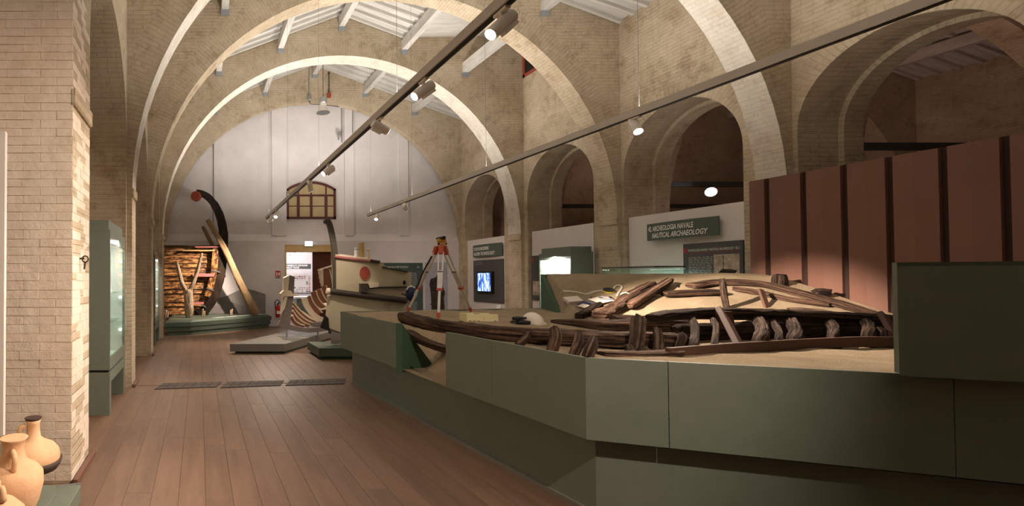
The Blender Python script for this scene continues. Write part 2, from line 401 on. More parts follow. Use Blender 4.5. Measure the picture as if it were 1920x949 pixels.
# ------------------------------------------------------------------ the setting
XC = 3.905; RA = 4.905; ZS = 2.86                 # transverse arches
XL, XR = -1.08, 8.9                               # side wall faces
ARCH = [(3.92, 4.52), (7.40, 7.82), (10.42, 10.88), (13.55, 14.10)]
YEND = 17.1
def zroof(x): return 8.95 - .375 * abs(x - XC)
def arch_wall(mb, axis, ua, ub, uc, r, zs, ztop, t0, t1, n=44, ring=.45):
    def pt(u, z, t): return (u, t, z) if axis == 'X' else (t, u, z)
    def q4(ps, uvs=None): mb.add(ps, [(0, 1, 2, 3)], [uvs] if uvs else None)
    if not hasattr(mb, 'white'): mb.white = set()
    p = []; q = []
    for i in range(n + 1):
        a = PI - PI * i / n; c, s_ = math.cos(a), math.sin(a)
        p.append((uc + r * c, zs + r * s_))
        u = min(max(uc + (r + ring) * c, ua), ub); z = min(zs + (r + ring) * s_, ztop(u)); q.append((u, z))
    for t in (t0, t1):
        if uc - r > ua: q4([pt(ua, 0, t), pt(uc - r, 0, t), pt(uc - r, zs, t), pt(ua, zs, t)])
        if ub > uc + r: q4([pt(uc + r, 0, t), pt(ub, 0, t), pt(ub, zs, t), pt(uc + r, zs, t)])
        for i in range(n):
            l0, l1 = PI * r * i / n, PI * r * (i + 1) / n
            q4([pt(*p[i], t), pt(*p[i + 1], t), pt(*q[i + 1], t), pt(*q[i], t)], [(0, l0), (0, l1), (ring, l1), (ring, l0)])
            if abs(q[i][0] - q[i + 1][0]) > 1e-5:
                a, b_ = q[i], q[i + 1]; q4([pt(*a, t), pt(*b_, t), pt(b_[0], ztop(b_[0]), t), pt(a[0], ztop(a[0]), t)])
        if q[0][0] > ua + 1e-4: q4([pt(ua, zs, t), pt(q[0][0], zs, t), pt(q[0][0], ztop(q[0][0]), t), pt(ua, ztop(ua), t)])
        if q[n][0] < ub - 1e-4: q4([pt(q[n][0], zs, t), pt(ub, zs, t), pt(ub, ztop(ub), t), pt(q[n][0], ztop(q[n][0]), t)])
    for i in range(n):
        l0, l1 = PI * r * i / n, PI * r * (i + 1) / n; mb.white.add(len(mb.f))
        q4([pt(*p[i], t0), pt(*p[i + 1], t0), pt(*p[i + 1], t1), pt(*p[i], t1)], [(0, l0), (0, l1), (t1 - t0, l1), (t1 - t0, l0)])
    for u in (uc - r, uc + r): q4([pt(u, 0, t0), pt(u, 0, t1), pt(u, zs, t1), pt(u, zs, t0)])
    for u in (ua, ub): q4([pt(u, 0, t0), pt(u, 0, t1), pt(u, ztop(u), t1), pt(u, ztop(u), t0)])
    return mb

# floor: sub-base and planks
fl = struct(part('floor', 'floor_gap', None, lambda m: m.box(-3.5, 21, -3, 21.5, -.1, -.012)))
pm = MB().box(-.5, .5, -.5, .5, -.012, 0); 
PLK = {}
def plank_mesh(w, l):
    key = (round(w, 2), round(l, 1))
    if key not in PLK:
        bm = bmesh.new()
        me = bpy.data.meshes.new('plank')
        m = MB().box(-w / 2, w / 2, -l / 2, l / 2, 0, .012)
        me.from_pydata([tuple(v) for v in m.v], [], m.f); bm.from_mesh(me)
        bmesh.ops.recalc_face_normals(bm, faces=bm.faces)
        bmesh.ops.bevel(bm, geom=[e for e in bm.edges if min(v.co.z for v in e.verts) > .01], offset=.0014, segments=1, affect='EDGES')
        bm.to_mesh(me); bm.free(); uvl = me.uv_layers.new(name='UVMap')
        for lp in me.loops:
            co = me.vertices[lp.vertex_index].co; uvl.data[lp.index].uv = (co.y, co.x)
        me.materials.append(M['floor']); PLK[key] = me
    return PLK[key]
x = -1.15; pc = 0
rest = MB()
pr = random.Random(3)
while x < 2.75:
    y = 2.3 - pr.random() * 1.6
    while y < 17.0:
        l = pr.choice([1.2, 1.6, 1.8, 2.0]); 
        o = bpy.data.objects.new('floor_plank', plank_mesh(.1986, l - .0)); COL.objects.link(o)
        o.scale = (1, (l - .002) / l, 1); o.parent = fl; o.location = Vector((x + .1, y + l / 2, -.012)) - WL[fl]; pc += 1; y += l
    x += .2
part('floor_planking', 'floor', fl, lambda m: (m.box(2.75, 21, -3, 21.5, -.011, -.001), m.box(-3.5, -1.15, -3, 21.5, -.011, -.001), m.box(-1.15, 2.75, -3, .6, -.011, -.001)))['kind'] = 'stuff'

# transverse diaphragm arches of the hall (gable topped)
def zt_hall(u): return max(zroof(u), 8.35 if u > 6.0 else 0)
walls_t = []
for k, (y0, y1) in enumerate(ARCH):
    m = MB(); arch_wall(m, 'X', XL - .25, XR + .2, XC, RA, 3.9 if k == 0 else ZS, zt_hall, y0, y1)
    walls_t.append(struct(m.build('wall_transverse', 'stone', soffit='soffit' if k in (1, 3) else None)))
# end: brick arch in front of the white plastered wall
m = MB(); arch_wall(m, 'X', XL - .25, XR + .2, XC, 5.0, 2.62, zt_hall, 16.75, 17.0)
struct(m.build('wall_end_brick', 'stone'))
# neighbouring nave
XC2 = 14.75
def zt2(u): return 8.95 - .375 * abs(u - XC2)
for k, (y0, y1) in enumerate(ARCH):
    m = MB(); arch_wall(m, 'X', 9.75, 19.75, XC2, RA - .05, ZS, zt2, y0, y1)
    struct(m.build('wall_transverse', 'stone'))
struct(part('wall_far_right', 'stone', None, lambda m: m.box(19.7, 20.1, -3, 17.5, 0, 8)))
struct(part('wall_end_right', 'stone', None, lambda m: m.box(9.7, 20.1, 17.1, 17.5, 0, 9)))
# side arcades
OPEN = [(6.25, 1.09), (9.22, 1.14), (12.28, 1.13), (15.5, 1.07)]
SPR = 3.80
cuts = [4.2, 7.60, 10.65, 13.8, 17.1]
wr = MB(); wl = MB()
for k, (uc, r) in enumerate(OPEN):
    arch_wall(wr, 'Y', cuts[k], cuts[k + 1], uc, r, SPR, lambda u: 8.3, XR, XR + .6, 28, .3)
    arch_wall(wr, 'Y', cuts[k], cuts[k + 1], uc, r - .07, SPR, lambda u: 8.3, XR + .6, XR + .89, 28, .3)
    arch_wall(wl, 'Y', cuts[k], cuts[k + 1], [5.95, 9.12, 12.2, 15.45][k], [1.38, 1.22, 1.25, 1.2][k], 3.7, lambda u: 8.3, XL - .9, XL, 28, .3)
wr.box(XR, XR + .89, -3, 4.2, 0, 8.3); 
wl.box(XL - .9, XL, 1.0, 1.3, 0, 8.3); wl.box(XL - .9, XL, -3, -2.6, 0, 8.3)
wall_right = struct(wr.build('wall_right', 'stone')); wall_left = struct(wl.build('wall_left', 'stone'))
struct(part('wall_left_back', 'stone', None, lambda m: m.box(XL - 1.3, XL - .9, -3, 17.5, 0, 8.3)))
struct(part('wall_behind_camera', 'stone', None, lambda m: m.box(-3, 20.1, -3.4, -3, 0, 9)))
# impost stones on the piers
for k, (y0, y1) in enumerate(ARCH):
    iz = (2.98, 2.83, 2.76, 2.68)[k]
    for s_, xx in ((1, XC - RA), (-1, XC + RA)):
        part('impost_stone', 'stone', walls_t[k], lambda m: m.box(min(xx - .02, xx + s_ * .032), max(xx - .02, xx + s_ * .032) + (.02 if s_ < 0 else 0), y0 - .012, y1 - .02, iz, iz + .14), bevel=.012)
# single bricks on the nearest pier
bme = bpy.data.meshes.new('brick')
bm = bmesh.new(); bmesh.ops.create_cube(bm, size=1); bmesh.ops.bevel(bm, geom=bm.edges[:], offset=.02, segments=1, affect='EDGES'); bm.to_mesh(bme); bm.free(); bme.materials.append(M['brick'])
br = random.Random(11)
y0, y1 = ARCH[0]; xin = XC - RA
def brick(x0, x1, ya, yb, z0, z1):
    o = bpy.data.objects.new('brick', bme); COL.objects.link(o); o.parent = walls_t[0]
    o.location = Vector(((x0 + x1) / 2, (ya + yb) / 2, (z0 + z1) / 2)) - WL[walls_t[0]]; o.scale = (x1 - x0, yb - ya, z1 - z0)
    o.rotation_euler = (br.uniform(-.004, .004), br.uniform(-.004, .004), br.uniform(-.004, .004))
z = .02; c = 0
while z < 3.95:
    h = .068 + br.uniform(-.006, .006); hb = h - .0025
    p1 = lambda: .0035 + br.uniform(-.0025, .003)
    a, b_ = ((.26, .12) if c % 2 else (.13, .26))
    xo, yo = p1(), p1() - .003
    brick(xin - a, xin + yo, y0 - xo, y0 + b_, z, z + hb)                 # corner brick
    xx = xin - a - .001
    while xx > -1.60:
        l = .27 + br.uniform(-.02, .02); brick(xx - l, xx, y0 - p1(), y0 + .06, z, z + hb); xx -= l + .001
    yy = y0 + b_ + .003
    l = y1 - yy
    brick(xin - .05, xin + p1() - .003, yy, yy + l * .5 - .004, z, z + hb); brick(xin - .05, xin + p1() - .003, yy + l * .5 + .003, y1 - .004, z, z + hb)
    z += h; c += 1
# baseboard strips at the pier feet
for k, (y0, y1) in enumerate(ARCH[:3]):
    struct(part('baseboard_left', 'brown', None, lambda m: m.box(XC - RA + .022, XC - RA + .062, y0 - .05, y1 + .03, 0, .05), bevel=.004))

# roof: boards, rafters, purlins
bays = [(-3, 3.92), (4.52, 7.40), (7.82, 10.42), (10.88, 13.55), (14.10, 16.75)]
rm = MB()
for (ya, yb) in bays:
    for (xa, xb) in ((XL - .3, XC), (XC, XR + .3)):
        if (ya, yb) == bays[3] and xa == XC:
            xm = 5.72
            rm.add([(XC, ya, zroof(XC)), (xm, ya, zroof(xm)), (xm, yb, zroof(xm)), (XC, yb, zroof(XC))], [(0, 1, 2, 3)])
            rm.add([(xm, ya, zroof(xm)), (XR + .3, ya, 8.3), (XR + .3, yb, 8.3), (xm, yb, zroof(xm))], [(0, 1, 2, 3)]); continue
        rm.add([(xa, ya, zroof(xa)), (xb, ya, zroof(xb)), (xb, yb, zroof(xb)), (xa, yb, zroof(xa))], [(0, 1, 2, 3)])
rm.add([(9.5, -3, zt2(9.5)), (XC2, -3, zt2(XC2)), (XC2, 17.5, zt2(XC2)), (9.5, 17.5, zt2(9.5))], [(0, 1, 2, 3)])
rm.add([(XC2, -3, zt2(XC2)), (20, -3, zt2(20)), (20, 17.5, zt2(20)), (XC2, 17.5, zt2(XC2))], [(0, 1, 2, 3)])
ceil = struct(rm.build('ceiling', 'roofwood', recalc=False))
for (ya, yb) in bays[1:]:
    n = int((yb - ya) / .31)
    for i in range(n + 1):
        y = ya + .06 + i * (yb - ya - .12) / n
        for sgn in (-1, 1):
            xe = XL if sgn < 0 else (5.72 if (ya, yb) == bays[3] else XR)
            part('rafter', 'roofwood', ceil, lambda m: m.bar((XC + sgn * .05, y, zroof(XC) - .05), (xe, y, zroof(xe) - .035), .07, .085))
    for px_ in (.55, 2.25, 3.93, 5.65, 7.32):
        b_ = zroof(px_) - .40
        pu = part('purlin', 'roofwood', ceil, lambda m: m.bar((px_, ya - .02, b_ + .15), (px_, yb + .02, b_ + .15), .15, .28))
        part('end_plate', 'steel', pu, lambda m: m.box(px_ - .09, px_ + .09, yb - .05, yb, b_ - .10, b_ + .01))
for px_ in (11.0, 12.8, 14.75, 16.6, 18.4):
    b_ = zt2(px_) - .4; part('purlin', 'roofwood', ceil, lambda m: m.bar((px_, -3, b_ + .15), (px_, 17.4, b_ + .15), .16, .28))
for i in range(40):
    y = 3.0 + i * .36
    for sgn in (-1, 1): part('rafter', 'roofwood', ceil, lambda m: m.bar((XC2, y, zt2(XC2) - .05), (XC2 + sgn * 4.9, y, zt2(XC2 + 4.9) - .04), .07, .085))
# iron tie bars of the neighbouring nave
for k, (y0, y1) in enumerate(ARCH[1:]):
    o = part('tie_bar', 'charcoal', None, lambda m: m.box(9.85, 19.6, y0 + .1, y0 + .2, 3.58, 3.68))
    tag(o, ['dark iron tie bar seen above the brown slatted screen', 'dark iron tie bar carrying the dazzling floodlight', 'dark iron tie bar seen above the dark green lit showcase'][k], 'tie bar', 'tie bars in the neighbouring nave')

# white end wall with door opening, sill, pilasters
DX0, DX1, DZ = P(534, 524, Y=16.95).x, 4.62, P(0, 459, Y=16.95).z
we = MB()
we.box(-1.4, 9.3, 17.12, 17.3, 3.0, 8.6)
we.box(-1.4, DX0, 16.98, 17.3, 0, 2.92); we.box(DX1, 9.3, 16.98, 17.3, 0, 2.92); we.box(DX0, DX1, 16.98, 17.3, DZ, 2.92)
we.add([(-1.4, 16.98, 2.92), (9.3, 16.98, 2.92), (9.3, 17.12, 3.16), (-1.4, 17.12, 3.16), (-1.4, 17.3, 2.92), (9.3, 17.3, 2.92), (9.3, 17.3, 3.16), (-1.4, 17.3, 3.16)],
       [(0, 1, 2, 3), (4, 5, 6, 7), (0, 4, 7, 3), (1, 5, 6, 2), (0, 1, 5, 4), (3, 2, 6, 7)])
wend = struct(we.build('wall_end', 'plaster'))
for (a, b_) in ((401, 419), (509, 537), (645, 662), (748, 764)):
    xa, xb = P(a, 300, Y=17.1).x, P(b_, 300, Y=17.1).x
    part('pilaster', 'plaster', wend, lambda m: m.box(xa, xb, 17.04, 17.13, 3.1, 8.2))
# lower white end wall skirts the sloping sill band in dull cream
# arched window in the end wall
wx0, wx1 = P(537, 400, Y=17.1).x, P(629, 400, Y=17.1).x; wz0 = P(0, 411, Y=17.1).z; wzs = P(0, 355, Y=17.1).z; wzt = P(0, 341, Y=17.1).z
wc = (wx0 + wx1) / 2; hw = (wx1 - wx0) / 2; sag = wzt - wzs; rr_ = (hw * hw + sag * sag) / (2 * sag)
def ztop_w(x, ins=0): return wzt - rr_ + math.sqrt(max(0, (rr_ - ins) ** 2 - (x - wc) ** 2))
win = MB(); t = .075
for i in range(20):
    xa = wx0 + (wx1 - wx0) * i / 20; xb = wx0 + (wx1 - wx0) * (i + 1) / 20
    win.prism([(xa, 17.03, ztop_w(xa, t)), (xb, 17.03, ztop_w(xb, t)), (xb, 17.03, ztop_w(xb)), (xa, 17.03, ztop_w(xa))], (0, .09, 0))
win.box(wx0, wx0 + t, 17.03, 17.12, wz0, wzs); win.box(wx1 - t, wx1, 17.03, 17.12, wz0, wzs); win.box(wx0, wx1, 17.03, 17.12, wz0, wz0 + t)
w1 = struct(win.build('window_1', 'darkred'))
zA = P(0, 367, Y=17.1).z; zB = P(0, 387, Y=17.1).z
cols = [wx0, P(557.5, 0, Y=17.1).x, wc, P(609, 0, Y=17.1).x, wx1]
part('mullion', 'darkred', w1, lambda m: m.box(wx0 + t, wx1 - t, 17.035, 17.11, zA - .03, zA + .03))
for cxx, ww in ((cols[1], .045), (cols[2], .04), (cols[3], .045)):
    part('mullion', 'darkred', w1, lambda m: m.box(cxx - ww, cxx + ww, 17.036, 17.11, wz0 + t, zA - .03))
    part('glazing_bar', 'darkred', w1, lambda m: m.box(cxx - .022, cxx + .022, 17.045, 17.11, zA + .03, ztop_w(cxx, .02)))
part('glazing_bar', 'darkred', w1, lambda m: m.box(wx0 + t, wx1 - t, 17.045, 17.11, zB - .014, zB + .014))
for i in range(4):
    xa, xb = cols[i], cols[i + 1]
    for (za, zb) in ((wz0 + .03, zB), (zB, zA), (zA, None)):
        if zb is None: poly = [(xa, 17.07, za), (xb, 17.07, za)] + [(xb + (xa - xb) * j / 6, 17.07, ztop_w(xb + (xa - xb) * j / 6, .03)) for j in range(7)]
        else: poly = [(xa, 17.07, za), (xb, 17.07, za), (xb, 17.07, zb), (xa, 17.07, zb)]
        part('pane', 'pane', w1, lambda m: m.prism(poly, (0, .02, 0)))
# small dark red window high in the right wall
wy0, wy1, wza, wzb = 12.35, 13.50, 7.12, 8.1
w2 = struct(part('window_2', 'rust', None, lambda m: [m.box(XR - .03, XR + .02, *q) for q in ((wy0, wy1, wza, wza + .08), (wy0, wy1, wzb - .08, wzb), (wy0, wy0 + .08, wza, wzb), (wy1 - .08, wy1, wza, wzb), (12.88, 12.97, wza, wzb))]))
for (a, b_) in ((wy0 + .08, 12.88), (12.97, wy1 - .08)): part('pane', 'pane_dark', w2, lambda m: m.box(XR - .012, XR - .004, a, b_, wza + .08, wzb - .08))
# door: lining, lintel and open leaf
d1 = struct(part('door_1', 'yellow_wood', None, lambda m: (m.box(DX0, DX0 + .06, 16.975, 17.34, 0, DZ), m.box(DX0 + .06, DX1, 17.0, 17.34, DZ - .24, DZ), m.box(DX1 - .06, DX1, 16.975, 17.34, 0, DZ - .24))))
lx = P(586, 500, Y=17.2).x
leaf = part('door_leaf', 'door_red', d1, lambda m: m.box(lx, DX1 - .06, 17.18, 17.24, .02, DZ - .24))
for (a, b_) in ((.15, 1.0), (1.15, 2.3)): part('door_panel', 'door_red', leaf, lambda m: m.box(lx + .1, DX1 - .16, 17.16, 17.19, a, b_), bevel=.01)
# the room beyond the door
struct(part('wall_beyond_door', 'plaster', None, lambda m: (m.box(1.5, 8, 21.4, 21.6, 0, 3.6), m.box(1.3, 1.5, 17.35, 21.6, 0, 3.6), m.box(8, 8.2, 17.35, 21.6, 0, 3.6), m.box(1.3, 8.2, 17.3, 21.6, 3.6, 3.8))))

# ================================================================== OBJECTS
def plate_px(px, Y, th, back=True):
    """polygon traced at depth Y, with real thickness th away from the camera"""
    m = MB(); m.prism([P(x, y, Y=Y) for (x, y) in px], (0, th, 0)); return m
# ---------------------------------------------------------------- boat excavation display: platform, sand
F0 = Vector((2.19, 7.63)); F1 = Vector((2.54, 3.27)); dF = Vector((1.31, -.55)).normalized()
F2 = F1 + dF * 5.2
B0 = Vector((5.96, 8.6)); B1 = Vector((8.42, 7.53))
ZT, ZM, ZU = 1.085, .55, 1.69
def at_line(a, b, t): return a + (b - a) * t
def wall_seg(m, a, b, z0, z1, th, out):
    """upright board from a to b in plan, th thick towards 'out' (2-D unit)"""
    o = Vector(out) * th
    m.prism([(a.x, a.y, z0), (b.x, b.y, z0), (b.x, b.y, z1), (a.x, a.y, z1)], (o.x, o.y, 0))
nA = Vector((-(F1 - F0).y, (F1 - F0).x)).normalized()
if nA.x > 0: nA = -nA                                   # outward normal of the aisle side (towards -x)
nB = Vector((dF.y, -dF.x)); nB = nB if nB.y < 0 else -nB    # outward normal of the front facet
plat = thing('excavation_platform', (5.0, 5.0, 0), 'large grey green faceted platform carrying the sand bed and shipwreck timbers', 'platform')
def par(t): return at_line(F0, F1, t)
# plinth (recessed below the upper boards)
def plinth(m):
    ins = .10; a = F0 - nA * ins + Vector((.05, -.05)); c = F1 - nA * ins - nB * ins; e = F2 - nB * ins
    poly = [a, c, e, Vector((8.3, e.y)), Vector((8.3, 7.5)), B0 + Vector((0, -.15))]
    m.prism([(p.x, p.y, 0.02) for p in poly], (0, 0, ZM - .06))
part('plinth', 'green', plat, plinth)
# kerb strip along the foot of the plinth
part('foot_strip', 'grey_green', plat, lambda m: wall_seg(m, F0 - nA * .1 + Vector((.05, -.05)), F1 - nA * .1 - nB * .1, 0, .035, .025, nA))
# upper boards on the aisle side
tg0 = (5.88 - F0.y) / (F1.y - F0.y); tg1 = (4.86 - F0.y) / (F1.y - F0.y)
TH = .03
def board(name, a, b, z0, z1, out, mat='green'):
    o = part(name, mat, plat, lambda m: wall_seg(m, a - Vector(out) * TH, b - Vector(out) * TH, z0, z1, TH, out)); return o
e0, e1 = par(tg0), par(tg1)
board('side_board', F0, e0, ZM, ZT, nA); 
tm = tg1 + (1 - tg1) * .42
board('side_board', e1, par(tm) - (F1 - F0).normalized() * .002, ZM, ZT, nA); board('side_board', par(tm), F1, ZM, ZT, nA)
# front facet boards
for (a, b_) in ((0, .42), (.424, 1.60), (1.604, 3.1), (3.104, 5.2)): board('front_board', F1 + dF * a, F1 + dF * b_, ZM, ZT, nB)
# lower board joints
# tall block on the front facet
tb0 = F1 + dF * 1.344
for (a, b_) in ((1.344, 3.0), (3.004, 5.2)): board('tall_board', F1 + dF * a + nB * .10, F1 + dF * b_ + nB * .10, ZT + .015, ZU, nB)
def cap(m):
    a = tb0 + nB * .1; b_ = F2 + nB * .1
    poly = [a, b_, b_ - nB * .5, a + Vector((.66, .38))]; m.prism([(p.x, p.y, ZU - .02) for p in poly], (0, 0, .022))
part('tall_cap', 'green', plat, cap)
part('tall_return', 'green', plat, lambda m: wall_seg(m, tb0 + nB * .1 + dF * .01 - nB * .03, tb0 + nB * .1 + Vector((.66, .38)), ZT + .015, ZU - .02, .03, dF))
part('tall_underside', 'green', plat, lambda m: m.prism([(p.x, p.y, ZT + .0) for p in (tb0 + nB * .1, F2 + nB * .1, F2 - nB * .01, tb0 + dF * .16 - nB * .01)], (0, 0, .015)))
# dark green cut ends
G1 = P(805, 684, Z=ZM); PN = Vector((-(G1.y - e0.y), G1.x - e0.x)).normalized()
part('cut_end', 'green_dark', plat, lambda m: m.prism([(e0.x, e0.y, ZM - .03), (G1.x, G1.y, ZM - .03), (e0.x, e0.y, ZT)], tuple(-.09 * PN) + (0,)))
in1 = (e1 - nA * .5)
# back boards
nBk = Vector(((B1 - B0).y, -(B1 - B0).x)).normalized()
if nBk.y < 0: nBk = -nBk
nBl = Vector((-(B0 - F0).y, (B0 - F0).x)).normalized()
part('back_board', 'green', plat, lambda m: wall_seg(m, F0, B0, ZM, ZT + .02, .03, nBl))
part('back_board', 'green', plat, lambda m: wall_seg(m, B0, B1, 0.0, ZU, .03, nBk))
Q1 = B0 + (Vector((5.53, 7.6)) - B0) * 1.0
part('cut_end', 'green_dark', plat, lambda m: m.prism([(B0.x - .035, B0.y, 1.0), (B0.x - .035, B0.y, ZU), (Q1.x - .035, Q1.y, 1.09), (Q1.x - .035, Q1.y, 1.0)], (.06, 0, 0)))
# sand surface
dpl = (Q1 - B0).normalized()
def sand_z(x, y):
    p = Vector((x, y)); z = 1.045
    z += .05 * max(0, min(1, (y - 5.2) / 2))
    t = max(0, -(p - B0).dot(nBk))
    side = (p - B0).x * dpl.y - (p - B0).y * dpl.x         # which side of the cut end plate
    if side < -.035:
        u = max(0, 1 - t / 1.75); z += .60 * (u * u * (3 - 2 * u) * .45 + u * .55)
    # hollow along the aisle-side opening, with the cut end plate on its far side
    w = Vector((x, y)); s_ = -(w - F0).dot(nA); l = (w - F0).dot((F1 - F0).normalized()) / (F1 - F0).length
    if s_ < 1.4:
        af = (w - e0).dot(PN)                              # distance beyond the plate
        k = min(1, max(0, (s_ - (.45 - .40 * min(1, max(0, -af) / .40))) / .75)); k = k * k * (3 - 2 * k); zn = (ZM - .010) * (1 - k) + z * k
        if af > 0:
            hyp = max(zn, ZT - .03 - .92 * max(0, s_)); f = min(1, af / .55); z = hyp * (1 - f) + z * f
        elif l < tg1 + .06:
            f = min(1, max(0, (tg1 + .06 - l) / .03)); z = z * (1 - f) + zn * f
    # hollow under the hull on the front right
    hx = max(0, 1 - abs(y - 4.36) / .28) * max(0, min(1, (x - 4.3) / .5)); z -= .07 * hx
    z += .018 * mnoise.noise(Vector((x * 2.2, y * 2.2, 1))) + .008 * mnoise.noise(Vector((x * 7, y * 7, 5)))
    return z
def SP(x, y, dz=0.0):
    d = ray(x, y); prev = None; t = 2.2
    while t < 9.6:
        p = Vector((0, 0, CAMZ)) + d * (t / d.y)
        if p.z - dz < sand_z(p.x, p.y): return p
        t += .01
    return p
poly = [F0 - nA * TH, F1 - nA * TH - nB * TH * .7, F2 - nB * TH, Vector((8.46, F2.y)), Vector((8.46, 7.50)), B0]
bm = bmesh.new(); step = .055
nx = int((8.6 - 2.1) / step); ny = int((8.8 - 1.2) / step); vv = {}
for i in range(nx + 1):
    for j in range(ny + 1):
        x_ = 2.1 + i * step; y_ = 1.2 + j * step; vv[i, j] = bm.verts.new((x_, y_, sand_z(x_, y_)))
for i in range(nx):
    for j in range(ny): bm.faces.new((vv[i, j], vv[i + 1, j], vv[i + 1, j + 1], vv[i, j + 1]))
for k in range(len(poly)):
    a, b_ = poly[k], poly[(k + 1) % len(poly)]; d = b_ - a
    nrm = Vector((d.y, -d.x, 0))                       # polygon runs anticlockwise: outward is to the right
    bmesh.ops.bisect_plane(bm, geom=bm.verts[:] + bm.edges[:] + bm.faces[:], plane_co=(a.x, a.y, 0), plane_no=nrm, clear_outer=True)
me = bpy.data.meshes.new('sand_bed'); bm.to_mesh(me); bm.free(); me.materials.append(M['sand'])
me.polygons.foreach_set('use_smooth', [True] * len(me.polygons))
sand = bpy.data.objects.new('sand_bed', me); COL.objects.link(sand); WL[sand] = Vector()
tag(sand, 'pale beige sand spread across the excavation platform', 'sand', kind='stuff')
# strip of sand lip in the opening (vertical edge)

# ---------------------------------------------------------------- shipwreck timbers
GT = 'shipwreck timbers on the sand'
def timber(label, pts, w, h, seed, mat='old', name='ship_timber', group=GT, **kw):
    m = MB(); timber_mesh(m, pts, w, h, seed, **kw); o = m.build(name, mat, None, smooth=True)
    me = o.data
    try: me.set_sharp_from_angle(angle=math.radians(38))
    except Exception: pass
    return tag(o, label, 'timber', group)
def on(x, y, dz=.04): return SP(x, y, dz)
timber('long curved dark wale timber whose blunt end rests over the aisle side boards', [P(754, 594, Y=5.95), P(790, 604, Y=5.6), P(835, 613, Y=5.2), P(900, 622, Y=4.75), P(985, 629, Y=4.35), P(1090, 634, Y=4.08), P(1200, 637, Y=4.06), P(1278, 640, Y=4.06)], .15, .13, 1, rough=.2)
timber('lower curved hull plank in the opening of the aisle side boards', [P(762, 622, Y=6.1), P(790, 638, Y=5.88), P(835, 655, Y=5.6), P(880, 663, Y=5.42), P(930, 666, Y=5.25)], .16, .075, 2)
timber('thick splintered beam tapering to a point near the white helmet', [P(1034, 603, Y=5.0), P(1080, 606, Y=4.9), P(1130, 610, Y=4.8), P(1190, 612, Y=4.72), P(1245, 612, Y=4.66)], .20, .15, 3, taper=(.25, 1.15), rough=.25)
timber('reddish flat timber lying behind the splintered beam', [P(1150, 600, Y=5.1), P(1215, 605, Y=5.0), P(1290, 607, Y=4.9)], .18, .11, 4, mat='old')
timber('long dark upper wale carried on the upright ribs', [P(1222, 597, Y=4.25), P(1260, 591, Y=4.32), P(1320, 588, Y=4.4), P(1420, 589, Y=4.45), P(1520, 595, Y=4.45), P(1620, 600, Y=4.4), P(1720, 606, Y=4.3)], .17, .115, 5, mat='old_dark', taper=(.75, 1), rough=.17)
timber('dark inner plank half hidden behind the ribs', [P(1262, 630, Y=4.57), P(1320, 627, Y=4.62), P(1450, 622, Y=4.7), P(1600, 622, Y=4.7), P(1720, 624, Y=4.6)], .10, .20, 6, mat='old_dark', rough=.15)
timber('brown bottom plank under the feet of the ribs', [P(1126, 664, Y=3.70), P(1180, 665, Y=3.67), P(1275, 662, Y=3.6)], .13, .05, 7, mat='old')
# back row on the slope
timber('long reddish wale on the sand slope running down towards the brown slats', [on(1294, 536), on(1340, 530), on(1420, 532), on(1500, 550), on(1580, 572), on(1650, 592)], .20, .10, 8, taper=(.9, .7))
timber('broad second wale plank lying below the long reddish wale', [on(1376, 541), on(1420, 548), on(1480, 561), on(1554, 572)], .13, .10, 9, taper=(.7, .6))
timber('short flat reddish plank lying between the crossed diagonals and upright post', [on(1246, 552), on(1300, 549), on(1356, 548)], .16, .08, 10)
timber('crumbling pale block at the foot of the diagonal timber', [on(1124, 592), on(1142, 584), on(1164, 572)], .19, .12, 11, mat='old', rough=.28)
timber('thick diagonal timber wrapped by the white measuring tape', [on(1150, 576, .06), on(1180, 556, .07), on(1225, 533, .07)], .125, .11, 12, rough=.25)
timber('slender diagonal timber crossing in front of the wrapped timber', [on(1180, 574, .07), on(1215, 552, .08), on(1257, 525, .09)], .105, .085, 13, rough=.22)
timber('small dark timber offcut leaning beside the notebooks', [on(1084, 594), on(1105, 583, .05), on(1125, 571, .05)], .10, .09, 14, mat='old_dark')
timber('weathered grey post standing on the sand slope', [SP(1364, 580) + Vector((0, 0, -.05)), SP(1364, 580) + Vector((-.015, .02, .18)), SP(1364, 580) + Vector((-.03, .03, .41))], .062, .055, 15, mat='old_pale', up=(0, 1, 0), rough=.3)
timber('stubby upright log end on top of the slope', [SP(1462, 537) + Vector((0, 0, -.04)), SP(1462, 537) + Vector((0, 0, .16))], .13, .12, 16, mat='old_dark', up=(0, 1, 0), rough=.25)
timber('squared dark timber stump near the top of the slope', [SP(1537, 556) + Vector((-.06, 0, .05)), SP(1537, 556) + Vector((.08, -.03, .05))], .11, .12, 17, mat='old_dark')
timber('pale broken timber fragment lying on the lit sand', [on(1478, 580, .02), on(1524, 582, .03), on(1562, 587, .02)], .09, .05, 18, mat='old_pale')
